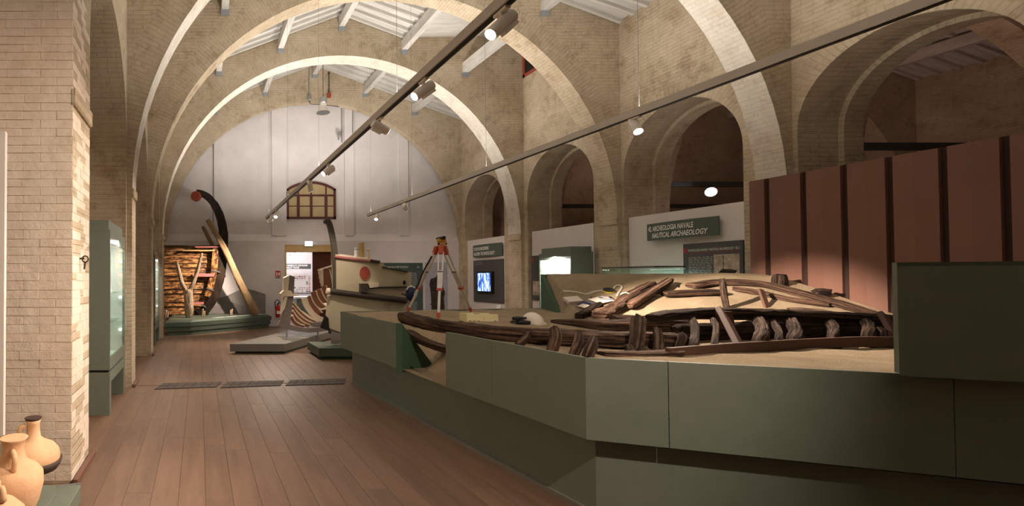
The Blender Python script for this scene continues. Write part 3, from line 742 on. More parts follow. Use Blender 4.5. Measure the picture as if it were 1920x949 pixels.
# ribs
RIB = [(975, 642, 992, 624, 13), (1034, 652, 1041, 616, 17), (1075, 660, 1086, 628, 15), (1103, 664, 1113, 636, 18), (1190, 662, 1197, 594, 20), (1232, 658, 1232, 616, 14), (1275, 656, 1279, 628, 16),
       (1302, 650, 1299, 600, 14), (1340, 648, 1335, 600, 11), (1428, 640, 1420, 602, 22), (1460, 640, 1446, 602, 12), (1490, 640, 1481, 604, 22), (1562, 635, 1556, 606, 18), (1630, 632, 1619, 606, 18), (1662, 632, 1650, 618, 15), (1176, 664, 1178, 648, 14), (1205, 664, 1205, 652, 16)]
RAIL = [(1256, 3.56), (1330, 3.68), (1400, 3.78), (1520, 3.92), (1620, 3.98), (1720, 3.98)]
WALE = [(1222, 4.25), (1260, 4.32), (1320, 4.40), (1420, 4.45), (1520, 4.45), (1620, 4.40), (1720, 4.30)]
def pl_y(tab, x_):
    for (xa_, ya_), (xb_, yb_) in zip(tab, tab[1:]):
        if x_ <= xb_: return ya_ + (yb_ - ya_) * max(0, x_ - xa_) / (xb_ - xa_)
    return tab[-1][1]
for k, (bx, by, tx, ty, w) in enumerate(RIB):
    if k < 4: yb = (4.15, 3.85, 3.62, 3.62)[k]; yt = yb + .12
    elif k in (4, 5): yb, yt = 3.88, 3.92
    elif k in (15, 16): yb, yt = 3.79, 3.81
    else:
        yb = pl_y(RAIL, bx) + .045 + w * .0018; yt = pl_y(WALE, tx) - .02
        if k == 6: yb, yt = 3.90, 3.93
        elif k == 14: yt = yb + .06
        else: ty -= 3
    b0 = P(bx, by, Y=yb); t0 = P(tx, ty, Y=yt); wd = w * yb / F * 1.02
    mid = (b0 + t0) / 2 + Vector((R.uniform(-.01, .01), -.02, R.uniform(-.01, .02)))
    foot = Vector((b0.x, b0.y, min(b0.z, sand_z(b0.x, b0.y)) - .04))
    if k < 4: b0 = b0 + (b0 - t0).normalized() * .07
    if k == 4: lab, g = 'tallest craggy pale rib with a ragged top beside the splintered beam', GT
    elif k in (15, 16): lab, g = 'low broken rib stump at the foot of the craggy rib', 'rib stumps'
    elif k < 4: lab, g = ['smallest slanting rib stub resting on the long curved wale', 'tall grey rib stub just below the tip of the splintered beam', 'slanting rib stub between the tall grey stub and the knobby one', 'knobby rib stub next to the platform corner'][k], 'rib stubs along the aisle side'
    else: lab, g = {5: 'slim rib standing just past the craggy rib', 6: 'short squat rib stub before the taller slim rib', 7: 'tall slim rib meeting the blunt end of the dark upper wale', 8: 'narrow rib next to the wide inclined support board', 9: 'broad split rib just past the wide inclined support board', 10: 'thin leaning rib touching the broad split rib', 11: 'broad pale rib just past the thin leaning rib', 12: 'lone pale rib under the middle of the dark upper wale', 13: 'pale rib beside the leaning end support board', 14: 'low rib stub behind the leaning end support board'}[k], 'standing ribs under the dark wale'
    timber(lab, [b0, mid, t0] if k < 4 else [foot, b0, mid, t0], wd, wd * .8, 30 + k, mat='old_pale' if k >= 4 else 'old', name='ship_rib', group=g, up=(0, 1, 0), rough=.24, step=.03)
# brown painted supports
def sup(label, a, b, w, h, up=(0, 0, 1), extra=None):
    m = MB(); m.bar(a, b, w, h, up)
    if extra: extra(m)
    return tag(m.build('timber_support', 'support', None, bevel=.004), label, 'support', 'brown supports of the wreck')
fb = [P(1256, 661, Y=3.56), P(1330, 655, Y=3.68), P(1400, 650, Y=3.78), P(1520, 643, Y=3.92), P(1620, 639, Y=3.98), P(1720, 640, Y=3.98)]
m = MB(); ps = smooth_pts(fb, .12)
for a, b_ in zip(ps, ps[1:]):
    m.prism([a + Vector((0, 0, -.05)), b_ + Vector((0, 0, -.05)), b_ + Vector((0, 0, .03)), a + Vector((0, 0, .03))], (0, .035, 0))
tag(m.build('curved_support_rail', 'support'), 'long brown curved rail along the foot of the ribs', 'support', 'brown supports of the wreck')
a = P(1389, 645, Y=3.865); t_ = P(1352, 583, Y=4.29)
sup('wide inclined brown support board with a triangular block at the dark wale', a + Vector((0, 0, -.04)), t_, .10, .04, (0, 1, 0), lambda m: m.prism([t_ + Vector((-.035, -.055, 0)), t_ + Vector((-.04, -.06, -.15)), t_ + Vector((.06, -.06, -.13)), t_ + Vector((.04, -.055, 0))], (0, .075, 0)))
sup('narrow brown support strut under the long reddish wale', SP(1440, 578) + Vector((0, 0, -.03)), P(1426, 543, Y=SP(1440, 578).y + .15), .07, .03, (0, 1, 0))
sup('brown support board leaning at the end of the dark wale', P(1682, 634, Y=4.06) + Vector((0, 0, -.03)), P(1655, 590, Y=4.27), .09, .035, (0, 1, 0))

# ---------------------------------------------------------------- excavation gear on the sand
def box_at(m, c, ux, uy, uz, a, b, h):
    """box with base centre c, half sizes a,b along ux,uy and height h along uz"""
    vs = [c + ux * i * a + uy * j * b + uz * k for k in (0, h) for (i, j) in ((-1, -1), (1, -1), (1, 1), (-1, 1))]
    m.add(vs, [(3, 2, 1, 0), (4, 5, 6, 7), (0, 1, 5, 4), (1, 2, 6, 5), (2, 3, 7, 6), (3, 0, 4, 7)])
def frame_at(p, yaw):
    e = .12; bd = (B1 - B0).normalized(); g_ = Vector((p.x, p.y)) + bd * .32      # the slope is even along the back board; sample it clear of the cut end
    n = Vector((-(sand_z(g_.x + e, g_.y) - sand_z(g_.x - e, g_.y)) / (2 * e), -(sand_z(g_.x, g_.y + e) - sand_z(g_.x, g_.y - e)) / (2 * e), 1)).normalized()
    ux = Vector((math.cos(yaw), math.sin(yaw), 0)); ux = (ux - n * ux.dot(n)).normalized(); return ux, n.cross(ux), n
# yellow crate
p = SP(897, 602); cr = thing('plastic_crate', p, 'small pale yellow plastic crate with stepped side on the sand', 'crate')
ux, uy, uz = Vector((1, -.10, 0)).normalized(), Vector((.10, 1, 0)).normalized(), Vector((0, 0, 1))
def crate(m):
    for (ox, oy, a, b_, h) in ((-.0, -.11, .18, .008, .10), (0, .11, .18, .008, .10), (-.18, 0, .008, .11, .10), (.18, 0, .008, .11, .085), (-.02, -.118, .008, .01, .105), (.06, -.118, .05, .012, .075)):
        box_at(m, p + ux * ox + uy * oy - uz * .004, ux, uy, uz, a, b_, h)
    box_at(m, p - uz * .004, ux, uy, uz, .18, .11, .012)
part('crate_body', 'crate', cr, crate)
for ox in (-.15, -.10, -.05, .03, .10, .15): part('drain_slot', 'black', cr, lambda m: box_at(m, p + ux * ox - uy * .1205 + uz * .006, ux, uy, uz, .012, .002, .007))
part('hand_hole', 'black', cr, lambda m: box_at(m, p + ux * .02 + uy * .098 + uz * .075, ux, uy, uz, .035, .003, .012))
# helmet
p = SP(999, 607); hm = thing('safety_helmet', p, 'white hard hat lying on the sand beside black gloves', 'helmet')
def dome(m):
    n, k = 28, 12
    q = Matrix.Rotation(math.radians(-10), 3, 'Y') @ Matrix.Rotation(math.radians(14), 3, 'X')
    o = len(m.v)
    for i in range(k):
        a = PI / 2 * i / (k - 1)
        for j in range(n):
            t = 2 * PI * j / n; r = .108 * math.cos(a) + 1e-4
            m.v.append(p + q @ Vector((r * 1.02 * math.cos(t), r * 1.22 * math.sin(t), .005 + .135 * math.sin(a))))
    for i in range(k - 1):
        for j in range(n): m.quadface((o + i * n + j, o + i * n + (j + 1) % n, o + (i + 1) * n + (j + 1) % n, o + (i + 1) * n + j))
    m.quadface([o + j for j in range(n)][::-1])
part('shell', 'helmet', hm, dome, smooth=True)
def brim(m):
    q = Matrix.Rotation(math.radians(-10), 3, 'Y') @ Matrix.Rotation(math.radians(14), 3, 'X'); n = 28; o = len(m.v)
    for (s_, z) in ((1.0, .012), (1.13, .002), (1.12, -.004), (.97, .002)):
        for j in range(n):
            t = 2 * PI * j / n; f = s_ + (.10 if s_ > 1.05 else 0) * max(0, math.cos(t)) ** 2
            m.v.append(p + q @ Vector((.110 * f * math.cos(t), .132 * s_ * math.sin(t), z)))
    for i in range(4):
        for j in range(n): m.quadface((o + i * n + j, o + i * n + (j + 1) % n, o + (i + 1) % 4 * n + (j + 1) % n, o + (i + 1) % 4 * n + j))
part('brim', 'helmet', hm, brim, smooth=True)
# gloves: crumpled, fingers and cuff
def glove(c, yaw, label):
    m = MB(); ux = Vector((math.cos(yaw), math.sin(yaw), 0)); uy = Vector((-ux.y, ux.x, 0))
    timber_mesh(m, [c - ux * .08 + Vector((0, 0, .02)), c + Vector((0, 0, .028)), c + ux * .06 + Vector((0, 0, .022))], .085, .045, yaw * 3, rough=.3, n=12, step=.02, sq=2)
    for k in range(4):
        a = c + ux * .05 + uy * (-.03 + .02 * k) + Vector((0, 0, .02)); m.tube([a, a + ux * .035 + uy * (k - 1.5) * .006 + Vector((0, 0, .012)), a + ux * (.06 + .008 * (k in (1, 2))) + uy * (k - 1.5) * .012], [.011, .011, .007], 8)
    a = c + uy * .035 + Vector((0, 0, .02)); m.tube([a, a + uy * .03 + ux * .02 + Vector((0, 0, .01)), a + uy * .035 + ux * .05], [.012, .012, .008], 8)
    o = m.build('work_glove', 'glove', None, smooth=True); return tag(o, label, 'glove', 'work gloves beside the helmet')
c = SP(980, 608); glove(c + Vector((-.01, 0, 0)), 2.7, 'crumpled black work glove lying flat beside the hard hat'); glove(c + Vector((-.03, .03, .042)), .6, 'crumpled black work glove lying on top of the other glove')
# surveying tripod with level
feet = [P(764, 583, Y=7.78), SP(822, 598), P(884, 585, Y=7.78)]
feet[0].z = sand_z(feet[0].x, feet[0].y) - .01; feet[2].z = sand_z(feet[2].x, feet[2].y) - .01
hd = P(828, 462, Y=7.25)
tr = thing('survey_tripod', Vector((hd.x, hd.y, feet[1].z)), 'surveying tripod with pale legs and orange fittings standing in the sand', 'tripod')
part('head_plate', 'orange', tr, lambda m: (m.lathe(hd + Vector((0, 0, -.02)), [(.06, 0), (.075, .01), (.075, .025), (.06, .03)], 20)))
for k, ft in enumerate(feet):
    d2 = Vector((ft.x - hd.x, ft.y - hd.y, 0)).normalized(); top = hd + d2 * .075 + Vector((0, 0, -.03)); sd = Vector((-d2.y, d2.x, 0))
    part('hinge', 'orange', tr, lambda m: m.bar(top + Vector((0, 0, .03)), top + (ft - top) * .085, .065, .045, d2))
    mid = top + (ft - top) * .60
    lg = part('leg', 'ali', tr, lambda m: [m.bar(top + sd * s_ * .032 + (ft - top) * .06, mid + sd * s_ * .022, .017, .022, d2) for s_ in (-1, 1)] + [m.bar(top + (ft - top) * .33, ft - (ft - top) * .04, .032, .02, d2)])
    part('clamp', 'orange', lg, lambda m: m.bar(mid - (ft - top) * .015, mid + (ft - top) * .02, .075, .045, d2), bevel=.005)
    part('cross_piece', 'black', lg, lambda m: m.bar(top + (ft - top) * .35 - sd * .035, top + (ft - top) * .35 + sd * .035, .025, .025))
    part('foot_spike', 'orange', lg, lambda m: m.tube([ft - (ft - top) * .08, ft - (ft - top) * .04, ft], [.024, .024, .006], 8))
st = [hd + Vector((-.12, .05, -.14)), hd + Vector((-.24, .10, -.40)), hd + Vector((-.30, .18, -.62)), hd + Vector((-.42, .30, -.72)), hd + Vector((-.46, .32, -.70))]
part('carry_strap', 'black', tr, lambda m: m.tube(smooth_pts(st, .05), .012, 8))
lv = thing('survey_level', hd + Vector((0, 0, .02)), 'small amber optical level mounted on the tripod head', 'survey level')
part('base', 'amber', lv, lambda m: m.lathe(hd + Vector((0, 0, .02)), [(.05, 0), (.055, .01), (.05, .03), (.035, .035)], 16))
for x_, y_ in ((-.055, -.02), (.055, -.02), (0, .055)): part('screw', 'black', lv, lambda m: m.tube([hd + Vector((x_, y_, .022)), hd + Vector((x_, y_, .05))], .014, 8))
part('body', 'amber', lv, lambda m: m.bar(hd + Vector((-.06, .01, .085)), hd + Vector((.06, -.01, .085)), .06, .055), bevel=.008)
part('telescope', 'black', lv, lambda m: m.tube([hd + Vector((-.02, .10, .12)), hd + Vector((-.015, .05, .12)), hd + Vector((0, -.08, .12)), hd + Vector((0, -.085, .12))], [.018, .024, .026, .02], 14))
# paperwork on the slope
def slab(name, label, cat, px, yaw, a, b_, h, mat, lift=0, group=None, tilt=0):
    p = SP(*px); ux, uy, uz = frame_at(p, yaw); q_ = Matrix.Rotation(tilt, 3, uy); ux, uz = q_ @ ux, q_ @ uz; m = MB(); box_at(m, p + uz * lift, ux, uy, uz, a, b_, h)
    return tag(m.build(name, mat), label, cat, group), p, ux, uy, uz
s1, p, ux, uy, uz = slab('specimen_box', 'white lidded cardboard box on the sand slope', 'box', (1074, 566), -.12, .098, .08, .05, 'paper')
part('lid_edge', 'black', s1, lambda m: box_at(m, p - uz * .002, ux, uy, uz, .096, .0805, .008))
slab('ring_binder', 'grey violet ring binder lying under papers on the slope', 'binder', (1100, 573), .55, .14, .085, .018, 'folder')
slab('blue_folder', 'dark blue folder lying on the grey binder', 'folder', (1095, 573), .40, .075, .05, .010, 'blue', .018)
slab('paper_sheet', 'cream paper sheet lying on the blue folder', 'paper', (1094, 577), .45, .07, .05, .003, 'paper', .029)
slab('drawing_sheet', 'large pale drawing sheet beside the wrapped timber', 'paper', (1127, 565), .35, .155, .09, .004, 'paper', .022, None, .10)
cb, p, ux, uy, uz = slab('clipboard', 'small pale clipboard lying on the large drawing sheet', 'clipboard', (1134, 562), -.25, .08, .04, .006, 'sand_label', .027, None, .07)
part('clip', 'black', cb, lambda m: box_at(m, p + ux * .07 + uz * .033, ux, uy, uz, .018, .03, .006)); part('pen', 'black', cb, lambda m: box_at(m, p - ux * .06 + uz * .033, ux, uy, uz, .028, .006, .006))
# measuring tape
p = SP(1141, 547); ux, uy, uz = frame_at(p, 0)
tp = thing('measuring_tape', p, 'black and yellow measuring tape reel with white tape pulled out', 'measuring tape')
part('reel', 'black', tp, lambda m: m.lathe(p + uz * .022, [(.062, 0), (.07, .006), (.07, .018), (.03, .02), (.028, .014), (.001, .014)], 24, uz))
part('reel_rim', 'yellow', tp, lambda m: m.lathe(p, [(.066, 0), (.072, .004), (.072, .02), (.066, .022)], 24, uz))
def ribbon(m, pxs, dz=.012, w=.016):
    ps = smooth_pts([SP(x_, y_) + Vector((0, 0, dz)) for x_, y_ in pxs], .03); o = len(m.v)
    for i, q in enumerate(ps):
        d = (ps[min(i + 1, len(ps) - 1)] - ps[max(i - 1, 0)]).normalized(); s_ = d.cross(Vector((0, -.6, .8))).normalized() * w
        for e in (s_ - Vector((0, 0, .002)), -s_ - Vector((0, 0, .002)), -s_ + Vector((0, 0, .003)), s_ + Vector((0, 0, .003))): m.v.append(q + e)
    for i in range(len(ps) - 1):
        for k in range(4): m.quadface((o + i * 4 + k, o + i * 4 + (k + 1) % 4, o + i * 4 + 4 + (k + 1) % 4, o + i * 4 + 4 + k))
part('tape_ribbon', 'tape', tp, lambda m: ribbon(m, [(1056, 547), (1080, 549), (1100, 553), (1116, 548), (1134, 546)]))
part('tape_ribbon', 'tape', tp, lambda m: ribbon(m, [(1149, 546), (1154, 539), (1161, 537), (1166, 541), (1160, 551), (1156, 558)], .02, .01))
tw = [P(1163, 552, Y=SP(1175, 560).y - .10), P(1172, 549, Y=SP(1175, 560).y - .12), P(1179, 551, Y=SP(1175, 560).y - .13), P(1182, 559, Y=SP(1175, 560).y - .12)]
part('tape_ribbon', 'tape', tp, lambda m: m.tube(smooth_pts(tw, .02), .009, 6))
part('tape_ribbon', 'tape', tp, lambda m: ribbon(m, [(1159, 575), (1170, 566), (1183, 560)], .02, .008))
part('tape_ribbon', 'tape', tp, lambda m: ribbon(m, [(1214, 561), (1222, 556), (1238, 556)], .02, .007))
# pencil and trowel bits
for (x_, y_, yaw, l, lab) in ((1084, 560, 1.4, .06, 'small dark marker pen lying above the binder'), (1108, 560, .7, .05, 'short dark pencil lying above the drawing sheet'), (1272, 537, .9, .07, 'dark leaf shaped trowel blade lying on the upper slope')):
    p = SP(x_, y_) + Vector((0, 0, .008)); ux, uy, uz = frame_at(p, yaw); m = MB(); m.tube([p - ux * l, p - ux * l * .6, p + ux * l * .5, p + ux * l], [.004, .012, .012, .004], 8); tag(m.build('small_tool', 'black'), lab, 'tool', 'small tools on the sand')

# ---------------------------------------------------------------- brown slatted screen wall behind the wreck
BX = 8.5; sy = [7.65] + [BX * F / (q - CX) for q in (1439, 1507.5, 1584, 1669, 1771, 1888)]
while sy[-1] > 1.6: sy.append(sy[-1] - .44)
bt = P(1407, 340, Y=7.65).z
bs = thing('slatted_screen', (BX, 5, 0), 'tall reddish brown screen of upright boards with dark gaps', 'screen')
part('backing', 'brown_back', bs, lambda m: m.box(BX + .05, BX + .09, sy[-1], 7.66, 0, bt))
for k in range(len(sy) - 1):
    ya, yb = sy[k + 1] + .035, sy[k] - (.035 if k else 0); ym = (ya + yb) / 2
    part('slat', 'brown', bs, lambda m: m.prism([(BX + .05, ya, .0), (BX + .012, ya, .0), (BX, ym, .0), (BX + .012, yb, .0), (BX + .05, yb, .0)], (0, 0, bt - .005)))

# ---------------------------------------------------------------- display panels in the right arcade
def wp(x, y, X): return P(x, y, X=X)
def niche_panel(px0, px1, X, label):
    y0, y1 = wp(px1, 500, X).y, wp(px0, 500, X).y; zt = CAMZ + .1433 * X
    o = part('white_partition', 'panel_white', None, lambda m: m.box(X, X + .06, y0, y1, 0, zt)); return tag(o, label, 'partition', 'white panels in the arcade')
niche_panel(877, 950, 8.98, 'tall white partition panel carrying the charcoal board with the screen')
niche_panel(998, 1114, 8.98, 'tall white partition panel behind the dark green lit showcase')
niche_panel(1180, 1399, 8.98, 'wide white partition panel carrying the naval archaeology sign')
def sign(x0, x1, yt, yb, X, label, lines, depth=.07, dim=(.08,)):
    """curved sign on an x = X wall; bulges towards the hall. lines: (text, px start, relative height, italic, size)"""
    ya, yb_ = wp(x0, 500, X).y, wp(x1, 500, X).y; zt = wp(x0, yt, X).z; zb = wp(x0, yb, X).z
    root = thing('curved_sign', (X, (ya + yb_) / 2, zb), label, 'sign', 'curved section signs')
    L = ya - yb_
    def pos(s_, z, e=0):
        t = s_ / L; return Vector((X - .03 - depth * math.sin(PI * t) - e, ya - s_, z))
    def shell(m):
        n = 16; o = len(m.v)
        for i in range(n + 1):
            for (e, z) in ((0, zb), (0, zt), (-.02, zt), (-.02, zb)): m.v.append(pos(L * i / n, z, e))
        for i in range(n):
            for k in range(4): m.quadface((o + i * 4 + k, o + i * 4 + (k + 1) % 4, o + i * 4 + 4 + (k + 1) % 4, o + i * 4 + 4 + k))
        m.quadface([o, o + 1, o + 2, o + 3]); m.quadface([o + n * 4 + k for k in range(4)])
    part('sign_board', 'sign_green', root, shell)
    for (txt, s0, rz, sh, sz, wid) in lines:
        zz = zb + (zt - zb) * rz
        cu = bpy.data.curves.new('t', 'FONT'); cu.body = txt; cu.size = sz
        t = bpy.data.objects.new('t', cu); COL.objects.link(t); bpy.context.view_layer.update(); w0 = t.dimensions.x; COL.objects.unlink(t); bpy.data.objects.remove(t)
        text_mesh('lettering', txt, sz, 'print_white', root, (0, 0, 0), (0, -1, 0), (0, 0, 1), shear=sh, squeeze=wid * L / max(w0, .01), bend=lambda x_, z_: pos(s0 * L + x_, zz + z_, .004), bold=.003)
    return root
sign(1217, 1352, 421, 452, 8.93, 'wide curved green sign reading archeologia navale nautical archaeology', [('42. ARCHEOLOGIA NAVALE', .03, .54, 0, .135, .69), ('NAUTICAL ARCHAEOLOGY', .095, .13, .25, .135, .775)])
sign(889, 943, 461, 483, 8.93, 'small curved green sign reading tecniche moderne modern technology', [('TECNICHE MODERNE', .04, .54, 0, .14, .60), ('MODERN TECHNOLOGY', .05, .13, .25, .14, .75)])
def wall_rect(m, x0, x1, yt, yb, X, th=.025):
    ya, y2 = wp(x0, 500, X).y, wp(x1, 500, X).y; zt = wp(x0, yt, X).z; zb = wp(x0, yb, X).z
    m.box(X - th, X, y2, ya, zb, zt); return ya, y2, zb, zt
def text_lines(name, root, X, ya, yb, zt, rows, pitch, h, mat='print_grey', seed=1):
    rg = random.Random(seed)
    m = MB()
    for r in range(rows):
        y = ya
        while y > yb + .02:
            w = rg.uniform(.03, .09); w = min(w, y - yb); m.box(X - .002, X, y - w, y, zt - r * pitch - h, zt - r * pitch); y -= w + .018
    o = m.build(name, mat, root); o['kind'] = 'stuff'; return o
# info board under the naval archaeology sign
ib = thing('info_board', (8.95, 8.4, .9), 'charcoal info board with sepia boat photograph under the wide sign', 'board', 'info boards')
b0 = MB(); ya, y2, zb, zt = wall_rect(b0, 1284, 1396, 458, 560, 8.97); b0.build('board_face', 'charcoal', ib)
X_ = 8.945
part('red_mark', 'print_red', ib, lambda m: m.box(X_ - .003, X_, ya - .07, ya - .02, zt - .17, zt - .08))
part('red_line', 'print_red', ib, lambda m: m.box(X_ - .003, X_, y2 + .04, ya - .02, zt - .175, zt - .168))
text_mesh('heading', 'ARCHEOLOGIA NAVALE / NAUTICAL ARCHAEOLOGY', .062, 'print_white', ib, (X_ - .004, ya - .09, zt - .145), (0, -1, 0), (0, 0, 1), squeeze=.52)
text_mesh('heading', '42.1', .062, 'print_white', ib, (X_ - .004, y2 + .11, zt - .145), (0, -1, 0), (0, 0, 1), squeeze=.7)
text_lines('body_text', ib, X_, ya - .10, ya - .52, zt - .25, 12, .03, .012)
ph = part('photograph', 'photo', ib, lambda m: m.box(X_ - .003, X_, y2 + .05, y2 + .46, zt - .70, zt - .22))
def hullpic(m):
    yc = y2 + .27
    m.prism([(X_ - .006, yc + .18, zt - .60), (X_ - .006, yc + .16, zt - .69), (X_ - .006, yc - .05, zt - .68), (X_ - .006, yc - .19, zt - .50), (X_ - .006, yc - .10, zt - .48), (X_ - .006, yc + .05, zt - .47)], (.002, 0, 0)); m.box(X_ - .006, X_ - .003, yc + .03, yc + .037, zt - .5, zt - .24)
part('pictured_hull', 'old_dark', ph, hullpic)
part('photograph', 'photo', ib, lambda m: m.box(X_ - .003, X_, ya - .45, ya - .12, zt - .86, zt - .66))
# screen board
sb = thing('screen_board', (8.95, 15, .4), 'charcoal wall board with a glowing video screen', 'board', 'info boards')
b0 = MB(); ya, y2, zb, zt = wall_rect(b0, 889, 945, 489, 565, 8.97); b0.build('board_face', 'charcoal', sb)
text_mesh('heading', 'TECNICHE MODERNE', .05, 'print_grey', sb, (X_ - .004, ya - .1, zt - .09), (0, -1, 0), (0, 0, 1), squeeze=.8)
text_mesh('heading', 'MODERN TECHNOLOGY', .05, 'print_grey', sb, (X_ - .004, ya - .1, zt - .15), (0, -1, 0), (0, 0, 1), squeeze=.8)
b0 = MB(); b0.box(8.85, 8.945, *(lambda a, c_: (c_, a))(wp(896, 500, 8.9).y, wp(924, 500, 8.9).y), wp(910, 549, 8.9).z, wp(910, 509, 8.9).z); tv = b0.build('screen_casing', 'black', sb, bevel=.01)
part('screen_picture', 'screen', tv, lambda m: m.box(8.846, 8.851, wp(922, 500, 8.9).y, wp(898, 500, 8.9).y, wp(910, 546, 8.9).z, wp(910, 512, 8.9).z))
o = part('wall_label', 'print_white', None, lambda m: m.prism([(8.93, wp(932, 570, 8.97).y, wp(932, 579, 8.97).z), (8.93, wp(940, 570, 8.97).y, wp(940, 579, 8.97).z), (8.97, wp(940, 570, 8.97).y, wp(940, 572, 8.97).z), (8.97, wp(932, 570, 8.97).y, wp(932, 572, 8.97).z)], (.01, 0, 0)))
tag(o, 'small white tilted label below the screen board', 'label')
# dark narrow board beside the showcase
nb = thing('info_board', (8.95, 13, .7), 'narrow dark board with red mark beside the green showcase', 'board', 'info boards')
b0 = MB(); ya, y2, zb, zt = wall_rect(b0, 998, 1040, 480, 562, 8.97); b0.build('board_face', 'charcoal', nb)
part('red_mark', 'print_red', nb, lambda m: m.box(X_ - .003, X_, ya - .09, ya - .02, zt - .16, zt - .05))
part('photograph', 'photo', nb, lambda m: m.box(X_ - .003, X_, ya - .3, ya - .06, zt - 1.05, zt - .68))

# ---------------------------------------------------------------- showcases
def showcase(name, label, xf, depth_dir, y0, y1, ztop=2.19, group='lit green showcases', glow=16, depth=.50):
    """upright showcase whose glazed face stands at x = xf; body extends depth in depth_dir (+1/-1)"""
    s_ = depth_dir; xb = xf + s_ * depth
    t = thing(name, ((xf + xb) / 2, (y0 + y1) / 2, 0), label, 'showcase', group)
    def bx(m, a, b_, *q): m.box(min(a, b_), max(a, b_), *q)
    L = y1 - y0; fr = .075
    part('base', 'green', t, lambda m: (bx(m, xf, xb, y0, y0 + .10, 0, .50), bx(m, xf, xb, y1 - .10, y1, 0, .50), bx(m, xf + s_ * .22, xb, y0 + .1, y1 - .1, 0, .50), bx(m, xf, xb, y0 + .10, y1 - .10, .38, .50)))
    bd = part('cabinet_body', 'green', t, lambda m: (bx(m, xf, xb, y0, y0 + .03, .53, ztop), bx(m, xf, xb, y1 - .03, y1, .53, ztop), bx(m, xb - s_ * .03, xb, y0 + .03, y1 - .03, .53, ztop), bx(m, xf, xb - s_ * .03, y0 + .03, y1 - .03, ztop - .04, ztop), bx(m, xf, xb - s_ * .03, y0 + .03, y1 - .03, .53, .60),
         bx(m, xf, xf + s_ * .02, y0 + .03, y1 - .03, ztop - .16, ztop - .04), bx(m, xf, xf + s_ * .02, y0 + .03, y1 - .03, .60, .68)))
    part('plinth_gap', 'black', t, lambda m: bx(m, xf + s_ * .02, xb - s_ * .02, y0 + .02, y1 - .02, .50, .53))
    part('top_cap', 'green', t, lambda m: bx(m, xf + s_ * .03, xb, y0 + .05, y1 - .05, ztop, ztop + .12))
    part('lining', 'panel_white', t, lambda m: (bx(m, xb - s_ * .032, xb - s_ * .04, y0 + .03, y1 - .03, .6, ztop - .04), bx(m, xf + s_ * .03, xb - s_ * .03, y0 + .03, y0 + .038, .6, ztop - .04), bx(m, xf + s_ * .03, xb - s_ * .03, y1 - .038, y1 - .03, .6, ztop - .04), bx(m, xf + s_ * .03, xb - s_ * .03, y0 + .03, y1 - .03, .6, .605)))
    part('glass_door', 'glass', t, lambda m: bx(m, xf + s_ * .004, xf + s_ * .010, y0 + .05, y1 - .03, .68, ztop - .16))
    for z in (1.05, 1.42): part('glass_shelf', 'glass', t, lambda m: bx(m, xf + s_ * .06, xb - s_ * .05, y0 + .04, y1 - .04, z, z + .008))
    part('light_strip', 'lens', t, lambda m: bx(m, xf + s_ * .05, xf + s_ * .10, y0 + .06, y1 - .06, ztop - .052, ztop - .041))
    xm = (xf + xb) / 2
    area((xf + s_ * .10, (y0 + y1) / 2, ztop - .08), (xm, (y0 + y1) / 2, .5), glow, .06, L - .2, (1, .97, .9))
    for z in (1.85, 1.35, .9): part('shelf_lamp', 'lens_dim', t, lambda m: m.lathe((xf + s_ * .05, y1 - .07, z), [(.012, 0), (.022, .01), (.022, .03), (.01, .04)], 10, (0, -1, 0)))
    return t
showcase('glass_showcase', 'tall green showcase standing between the two nearest whitewashed piers', -1.05, -1, 5.86, 7.04, group='green showcases')
showcase('glass_showcase', 'tall green showcase near the scorched boat stern', -1.05, -1, 11.95, 13.1, group='green showcases')
showcase('glass_showcase', 'dark green brightly lit showcase behind the sand slope', 8.3, 1, 11.06, 12.1, ztop=2.22, group='green showcases', glow=40)
# exhibits in the showcases
def pot(label, c, prof, mat='terracotta', name='pottery_vessel', group='small exhibits in showcases', n=20):
    m = MB(); m.lathe(c, prof, n); return tag(m.build(name, mat, None, smooth=True), label, 'pot', group)
for z, yy, r in ((.605, 6.3, .09), (1.058, 6.5, .07), (1.428, 6.25, .06)):
    pot('small clay pot on the %s of the showcase between the two nearest piers' % ('floor' if z < 1 else 'lower glass shelf' if z < 1.2 else 'upper glass shelf'), (-1.32, yy, z), [(r * .5, 0), (r, .08), (r * 1.05, .13), (r * .5, .19), (r * .55, .22)], 'terra_dark')
for k, (z, yy) in enumerate(((1.428, 11.4), (1.428, 11.75), (.605, 11.6))):
    m = MB(); timber_mesh(m, [(8.55, yy - .13, z + .05), (8.55, yy, z + .07), (8.55, yy + .13, z + .05)], .2, .1, k + 50, rough=.3, sq=2); tag(m.build('stone_fragment', 'terracotta', None, smooth=True), 'mottled stone fragment inside the brightly lit showcase', 'fragment', 'fragments in the bright showcase')
